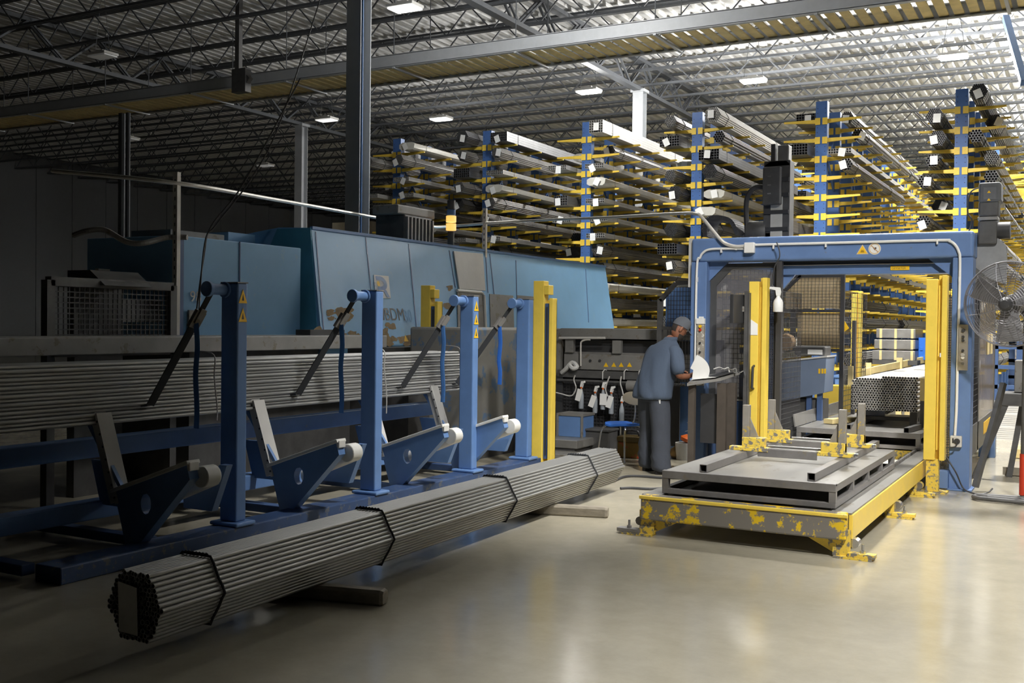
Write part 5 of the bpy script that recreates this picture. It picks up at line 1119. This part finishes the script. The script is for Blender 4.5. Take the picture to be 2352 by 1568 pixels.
for k in range(3):
    a0 = k*2.094+.5; secs = []
    for r in (.06, .15, .25, .36):
        wd_ = .2*r+.06; e = ua*math.cos(a0)+ub*math.sin(a0); tn = -ua*math.sin(a0)+ub*math.cos(a0)
        secs.append([fc+e*r+tn*wd_*q_[0]+d*(q_[0]*.05+q_[1]) for q_ in ((-.9, -.003), (.9, -.003), (.9, .003), (-.9, .003))])
    MB().loft(secs).build('blade', M['fanblade'], fn)
MB().lathe([(.0, .16), (.04, .155), (.068, .12), (.072, .08), (.05, .05)][::-1], fc, 20, ax=tuple(d)).build('hub_cap', M['black'], fn, smooth=True)
MB().tube(fc-d*.08, fc-d*.3, .09, 18).build('motor', M['graypaint'], fn, smooth=True, bev=.01)
px_ = fc-d*.28; MB().tube((px_.x+.08, px_.y, .03), (px_.x+.08, px_.y, fc.z-.1), .028, 12).beam((px_.x+.08, px_.y, fc.z-.1), px_, .04, .06).build('pole', M['darksteel'], fn)
MB().tube((px_.x+.08, px_.y, .05), (px_.x+.08, px_.y, .45), .035, 12).build('red_sleeve', M['red'], fn, smooth=True)
c = GZ(2236, 1140, .03)
lo_ = [c+V((.06, -.08, 0)), c+V((.0, .0, 0)), c+V((.05, .1, 0)), c+V((.3, .14, 0)), c+V((.9, .14, 0)), c+V((1.0, .02, 0)), c+V((.9, -.1, 0)), c+V((.3, -.1, 0))]
MB().path(bez(lo_+[lo_[0]], 5)[:-1], .022, 8, close=True).path([c+V((.12, .03, 0)), c+V((1.0, .03, 0))], .02, 8).build('base_loop', M['darksteel'], fn, smooth=True)
# right background: black stand, box, pallet, far table and cord
sd = thing('black_stand', 'black steel trestle stand behind the fan at the right edge', 'stand', (-.7, 13, 0))
ys_ = 12.9; a, b = GY(2300, 905, ys_), GY(2352, 865, ys_)
MB().bx(a.x, a.x+.6, ys_-.1, ys_+.35, a.z-.12, a.z+.02).build('stand_top', M['darksteel'], sd, bev=.01)
for x_, xb2, yy in ((a.x+.05, a.x-.25, ys_-.05), (a.x+.2, a.x+.08, ys_+.3), (a.x+.45, a.x+.5, ys_)): MB().beam((x_, yy, a.z-.1), (xb2, yy-.05, 0), .06, .06).build('leg', M['darksteel'], sd)
q = GY(2335, 850, ys_); one('grey_unit', MB().bx(q.x-.02, q.x+.3, ys_, ys_+.25, a.z+.025, a.z+.38), M['graypaint'], 'grey box unit on the black stand at the right edge', 'box', bev=.01)
bar_ = one('leaning_bar', MB().beam(GY(2240, 1118, 11.75), GY(2305, 880, 12.1), .05, .05), M['darksteel'], 'dark steel bar leaning against the black stand, right of the gantry', 'bar')
for k, (px, py, yy, ww, hh) in enumerate(((2330, 1085, 13.2, .5, .08), (2345, 1045, 15.0, .9, .1))):
    q = GZ(px, py+8); one('pallet', MB().bx(q.x-.1, q.x+ww, q.y, q.y+.8, 0, hh).bx(q.x-.12, q.x+ww, q.y-.03, q.y, .01, hh+.02), [M['wood'], M['yellowwood']][k], ['small wooden board pack on the floor behind the fan', 'pale platform with yellow edge farther behind the fan'][k], 'pallet')
for k in range(3):
    q = GY(2300, 985-k*30, 17.5); one('grate_panel', MB().mesh_grid((q.x-.1, 17.5+k*.02, q.z-.18), (1.6, 0, 0), (0, 0, .2), 2, 7, .012), M['lightgray'], f"pale slatted panel behind the trestle, {['lowest', 'middle', 'upper'][k]} of three", 'panel', 'slatted panels behind the trestle')
for k in range(4):
    q = GY(2318, 780+k*22, 17.2); load('rg' if k % 2 else 'sd', -.55, 16.8, [1.42, 1.12, .82, .52][k]+.02, f"dark tube bundle behind the fan, {['uppermost', 'second', 'third', 'lowest'][k]} of the four in that pile", False, 'dark bundles behind the fan')
bsm = MB()
for z_ in (1.42, 1.12, .82, .52):
    for y_ in (17.6, 21.5): bsm.bx(-1.35, .2, y_, y_+.08, z_-.06, z_)
bsm.bx(-1.33, -1.27, 17.6, 21.6, .02, .08)
one('bundle_shelf', bsm.bx(-1.0, .2, 17.6, 17.7, .0, 1.6).bx(-1.35, -1.25, 17.6, 17.7, 0, 1.5).bx(-1.35, -1.25, 21.5, 21.6, 0, 1.5).bx(-1.0, .2, 21.5, 21.6, 0, 1.6), M['navy'], 'blue shelf frame behind the fan carrying dark bundles', 'shelf')
# ------------------------------------------------------------------ the worker
WX, WY, WR = -4.32, 11.22, math.radians(-30)
wk = thing('person', 'person in blue-grey work shirt, dark trousers and cap reading papers at a standing desk', 'person', (WX, WY, 0))
RW = Matrix.Rotation(WR, 3, 'Z')
def wp(p):   # a forward lean from the hips
    p = V(p); p.y += .30*max(0, p.z-.95)
    if p.z > .95: p.z -= .035*(p.z-.95)
    return RW @ p + V((WX, WY, 0))
def skin(name, m, verts, edges, root=0, sub=2, smooth=True, parent=wk):
    org = ORG[parent]; me = bpy.data.meshes.new(name); me.from_pydata([tuple(wp(v[:3])-org) for v in verts], edges, [])
    me.update(); me.materials.append(m); o = bpy.data.objects.new(name, me); COL.objects.link(o); o.parent = parent; ORG[o] = org
    md = o.modifiers.new('skin', 'SKIN'); md.use_smooth_shade = True
    sv = me.skin_vertices[0].data if me.skin_vertices else None
    if sv is None:
        import bmesh
        bm = bmesh.new(); bm.from_mesh(me); bm.verts.layers.skin.verify(); bm.to_mesh(me); bm.free(); sv = me.skin_vertices[0].data
    for k, v in enumerate(verts):
        r = v[3]; sv[k].radius = (r, r) if not isinstance(r, tuple) else r; sv[k].use_root = (k == root)
    s_ = o.modifiers.new('sub', 'SUBSURF'); s_.levels = sub; s_.render_levels = sub
    return o
# local frame: +y is where he faces, +x his right hand
bodyv = [(0, 0, .95, .13), (0, .01, 1.12, .12), (0, .02, 1.3, .115), (0, .035, 1.4, .085), (0, .06, 1.5, .056), (0, .085, 1.56, .055),
 (.17, .03, 1.38, .05), (.25, .03, 1.25, .045), (.285, .08, 1.1, .042), (.25, .22, 1.09, .036), (.2, .33, 1.1, .028), (.18, .38, 1.11, .032), (.165, .42, 1.11, .026),
 (-.17, .03, 1.38, .05), (-.25, .05, 1.25, .045), (-.27, .11, 1.12, .042), (-.2, .26, 1.12, .036), (-.12, .36, 1.13, .028), (-.1, .4, 1.135, .032), (-.085, .44, 1.135, .026),
 (.1, 0, .88, .085), (.11, .02, .5, .058), (.12, -.01, .1, .045), (.125, .09, .05, .035), (-.1, 0, .88, .085), (-.11, .03, .5, .058), (-.12, .02, .1, .045), (-.125, .12, .05, .035)]
be = [(0, 1), (1, 2), (2, 3), (3, 4), (4, 5), (3, 6), (6, 7), (7, 8), (8, 9), (9, 10), (10, 11), (11, 12), (3, 13), (13, 14), (14, 15), (15, 16), (16, 17), (17, 18), (18, 19), (0, 20), (20, 21), (21, 22), (22, 23), (0, 24), (24, 25), (25, 26), (26, 27)]
# fingers rooted in the palms
def hand(ip, side):
    base = V(bodyv[ip][:3]); prev = V(bodyv[ip-1][:3]); d_ = (base-prev).normalized(); s_ = V((d_.y, -d_.x, 0)).normalized()
    for k in range(4):
        l = (.032, .04, .037, .028)[k]; off = s_*(-.027+.018*k)
        a_ = base+off*.9+d_*.012; b_ = a_+d_*l+V((0, 0, -.004)); c_ = b_+d_*l*.6+V((0, 0, -.022))
        n_ = len(bodyv); bodyv.extend([(*a_, .0085), (*b_, .008), (*c_, .007)]); be.extend([(ip, n_), (n_, n_+1), (n_+1, n_+2)])
    tb_ = base-d_*.02-s_*.03*side; t2 = tb_+d_*.03-s_*.015*side; n_ = len(bodyv); bodyv.extend([(*tb_, .01), (*t2, .0085)]); be.extend([(ip-1, n_), (n_, n_+1)])
hand(12, 1); hand(19, -1)
skin('body', M['skin'], bodyv, be, 0, 2)
# head as a lofted form, chin down and turned to his right
HC = V((.02, .15, 1.645)); HM = Matrix.Rotation(math.radians(-22), 3, 'Z') @ Matrix.Rotation(math.radians(-24), 3, 'X')
def hd(p): return wp(HC + HM @ V(p))
rings = []
for z, rx, ry, oy in ((-.125, .03, .04, .045), (-.11, .048, .062, .032), (-.08, .06, .08, .016), (-.04, .068, .092, .006), (0, .073, .098, 0), (.04, .075, .1, -.004), (.08, .068, .09, -.008), (.11, .045, .062, -.01), (.122, .015, .02, -.01)):
    rings.append([hd((rx*math.cos(t*math.pi/10), oy+ry*math.sin(t*math.pi/10), z)) for t in range(20)])
hm_ = MB().loft(rings)
hm_.loft([[hd((x*s_, .088+y*s_+o_, z)) for x, y in ((.012, 0), (0, .02), (-.012, 0), (0, -.01))] for z, s_, o_ in ((.02, .5, .0), (0, .8, .004), (-.025, 1.2, .012), (-.036, .8, .004))])
he = hm_.build('head', M['skin'], wk, smooth=80)
md = he.modifiers.new('sub', 'SUBSURF'); md.levels = md.render_levels = 1
for s_ in (-1, 1):
    MB().loft([[hd((s_*(.072+k_*.012), -.005+.022*math.cos(t*.785)*r_, -.01+.035*math.sin(t*.785)*r_)) for t in range(8)] for k_, r_ in ((-.3, .8), (.5, 1), (1, .85))]).build('ear', M['skin'], wk, smooth=80)
    MB().lathe([(.001, -.006), (.012, 0), (.001, .006)], hd((s_*.03, .085, .005)), 8, ax=tuple(RW @ (HM @ V((0, 1, 0))))).build('eye', M['white'], wk, smooth=True)
MB().beam(hd((-.022, .092, -.065)), hd((.022, .092, -.065)), .008, .008).build('mouth', mat('lip', '#7a4a3c', .6), wk)
bd = [[hd((rx*1.04*math.cos(t*math.pi/10), oy+ry*1.05*math.sin(t*math.pi/10), z)) for t in range(0, 11)] for z, rx, ry, oy in ((-.128, .03, .04, .045), (-.11, .05, .064, .032), (-.08, .061, .081, .018), (-.06, .0655, .0875, .012))]
mb = MB(); n = 11; mb.add([p for r in bd for p in r], [(i*n+k, i*n+k+1, (i+1)*n+k+1, (i+1)*n+k) for i in range(3) for k in range(n-1)]); mb.build('beard', M['hair'], wk, smooth=80)
hr = [[hd((rx*1.05*math.cos(t*math.pi/10), oy+ry*1.05*math.sin(t*math.pi/10), z)) for t in range(12, 19)] for z, rx, ry, oy in ((-.06, .06, .08, .012), (-.03, .07, .095, .004), (0, .074, .1, 0), (.02, .075, .1, -.003))]
mb = MB(); n = 7; mb.add([p for r in hr for p in r], [(i*n+k, i*n+k+1, (i+1)*n+k+1, (i+1)*n+k) for i in range(3) for k in range(n-1)]); mb.build('hair', M['hair'], wk, smooth=80)
cpr = [[hd((rx*math.cos(t*math.pi/10), oy+ry*math.sin(t*math.pi/10), z)) for t in range(20)] for z, rx, ry, oy in ((.018, .082, .11, -.004), (.05, .084, .112, -.006), (.09, .076, .1, -.01), (.12, .055, .072, -.012), (.135, .02, .03, -.012))]
cp_ = MB().loft(cpr).build('cap', M['cap'], wk, smooth=80)
MB().loft([[hd((x*.072, .08+y, .03-.04*(y/.1)-.25*x*x*.05)) for x in (-1, -.6, 0, .6, 1)]+[hd((x*.072, .08+y, .024-.04*(y/.1)-.25*x*x*.05)) for x in (1, .6, 0, -.6, -1)] for y in (0, .05, .085)]).build('cap_brim', M['cap'], cp_, smooth=80)
MB().path([hd((.08, -.0, .005)), hd((.075, .08, .01)), hd((.03, .105, .008)), hd((-.03, .105, .008)), hd((-.075, .08, .01)), hd((-.08, 0, .005))], .003, 5).build('glasses', M['black'], wk)
# shirt: lofted torso with sleeves and collar
def oval(cx_, cy_, z, rx, ry, n=28, f=0.): return [wp((cx_+rx*math.copysign(abs(math.cos(t*2*math.pi/n))**.8, math.cos(t*2*math.pi/n))*(1+f*.075*math.sin(5*t*2*math.pi/n+z*9)), cy_+ry*math.copysign(abs(math.sin(t*2*math.pi/n))**.8, math.sin(t*2*math.pi/n))*(1+f*.085*math.sin(7*t*2*math.pi/n+z*13)), z)) for t in range(n)]
tor = [oval(0, 0, .82, .232, .182, f=1.4), oval(0, 0, .85, .238, .186, f=1.5), oval(0, 0, .93, .232, .18, f=1.6), oval(0, .0, 1.03, .222, .17, f=1.4), oval(0, .0, 1.1, .224, .168, f=1.1), oval(0, .005, 1.18, .23, .166, f=.9), oval(0, .012, 1.3, .236, .162, f=.6), oval(0, .02, 1.39, .222, .135, f=.3), oval(0, .03, 1.45, .17, .11), oval(0, .045, 1.49, .1, .085), oval(0, .06, 1.525, .064, .066)]
sh_ = MB().loft(tor).build('shirt', M['shirt'], wk, smooth=80); md = sh_.modifiers.new('sub', 'SUBSURF'); md.levels = md.render_levels = 1
skin('sleeve', M['shirt'], [(.10, .025, 1.40, .09), (.2, .03, 1.365, .098), (.262, .04, 1.23, .09), (.285, .08, 1.1, .084)], [(0, 1), (1, 2), (2, 3)], 0)
skin('sleeve', M['shirt'], [(-.10, .025, 1.40, .09), (-.2, .035, 1.365, .098), (-.262, .055, 1.23, .088), (-.275, .11, 1.11, .082)], [(0, 1), (1, 2), (2, 3)], 0)
MB().loft([oval(0, .062, 1.49, .082, .08), oval(0, .066, 1.515, .078, .078), oval(0, .075, 1.545, .066, .07)]).build('collar', M['shirt'], sh_, smooth=80)
# trousers
hips = [oval(0, 0, .99, .18, .135), oval(0, 0, .9, .19, .145), oval(0, 0, .8, .185, .14)]
legs = MB().loft(hips)
def leg(sx, fy, kn):
    R = []
    for z, r, cx_, cy_ in ((.86, .118, .095, 0), (.75, .122, .108, .005), (.62, .116, .12, .012), (.48, .108, .132, .02*kn), (.38, .107, .138, .015*kn), (.3, .112, .142, .008), (.24, .104, .144, .005), (.19, .115, .146, 0), (.14, .106, .147, .003), (.09, .114, .148, .005), (.045, .106, .149, .015)):
        R.append([wp((sx*cx_+r*math.cos(t*math.pi/9)*(1+.035*math.sin(4*t+z*40)*(z < .4)), cy_+fy*(1-z)+r*.98*math.sin(t*math.pi/9)*(1+.05*math.sin(3*t+z*55)*(z < .4)), z+.01*math.sin(t*1.1)*(z < .4)))
                  for t in range(18)])
    legs.loft(R)
leg(1, .0, .5); leg(-1, .06, 1.5)
lg2 = legs.build('trousers', M['trousers'], wk, smooth=80)
for sx, fy in ((1, 0), (-1, .06)):
    x0_ = sx*.149
    MB().loft([[wp((x0_+a_*rx, fy+.06+b_*ry+dy, z)) for a_, b_ in [(math.cos(t*math.pi/7), math.sin(t*math.pi/7)) for t in range(14)]] for z, rx, ry, dy in ((.0, .05, .135, 0), (.03, .052, .138, 0), (.06, .048, .12, -.01), (.1, .045, .07, -.045), (.15, .045, .06, -.05))]).build('boot', M['leather'], wk, smooth=60)
q = wp((.19, -.06, .82)); MB().bx(q.x-.012, q.x+.012, q.y-.012, q.y+.012, q.z-.03, q.z+.03).build('key_tag', M['white'], wk)
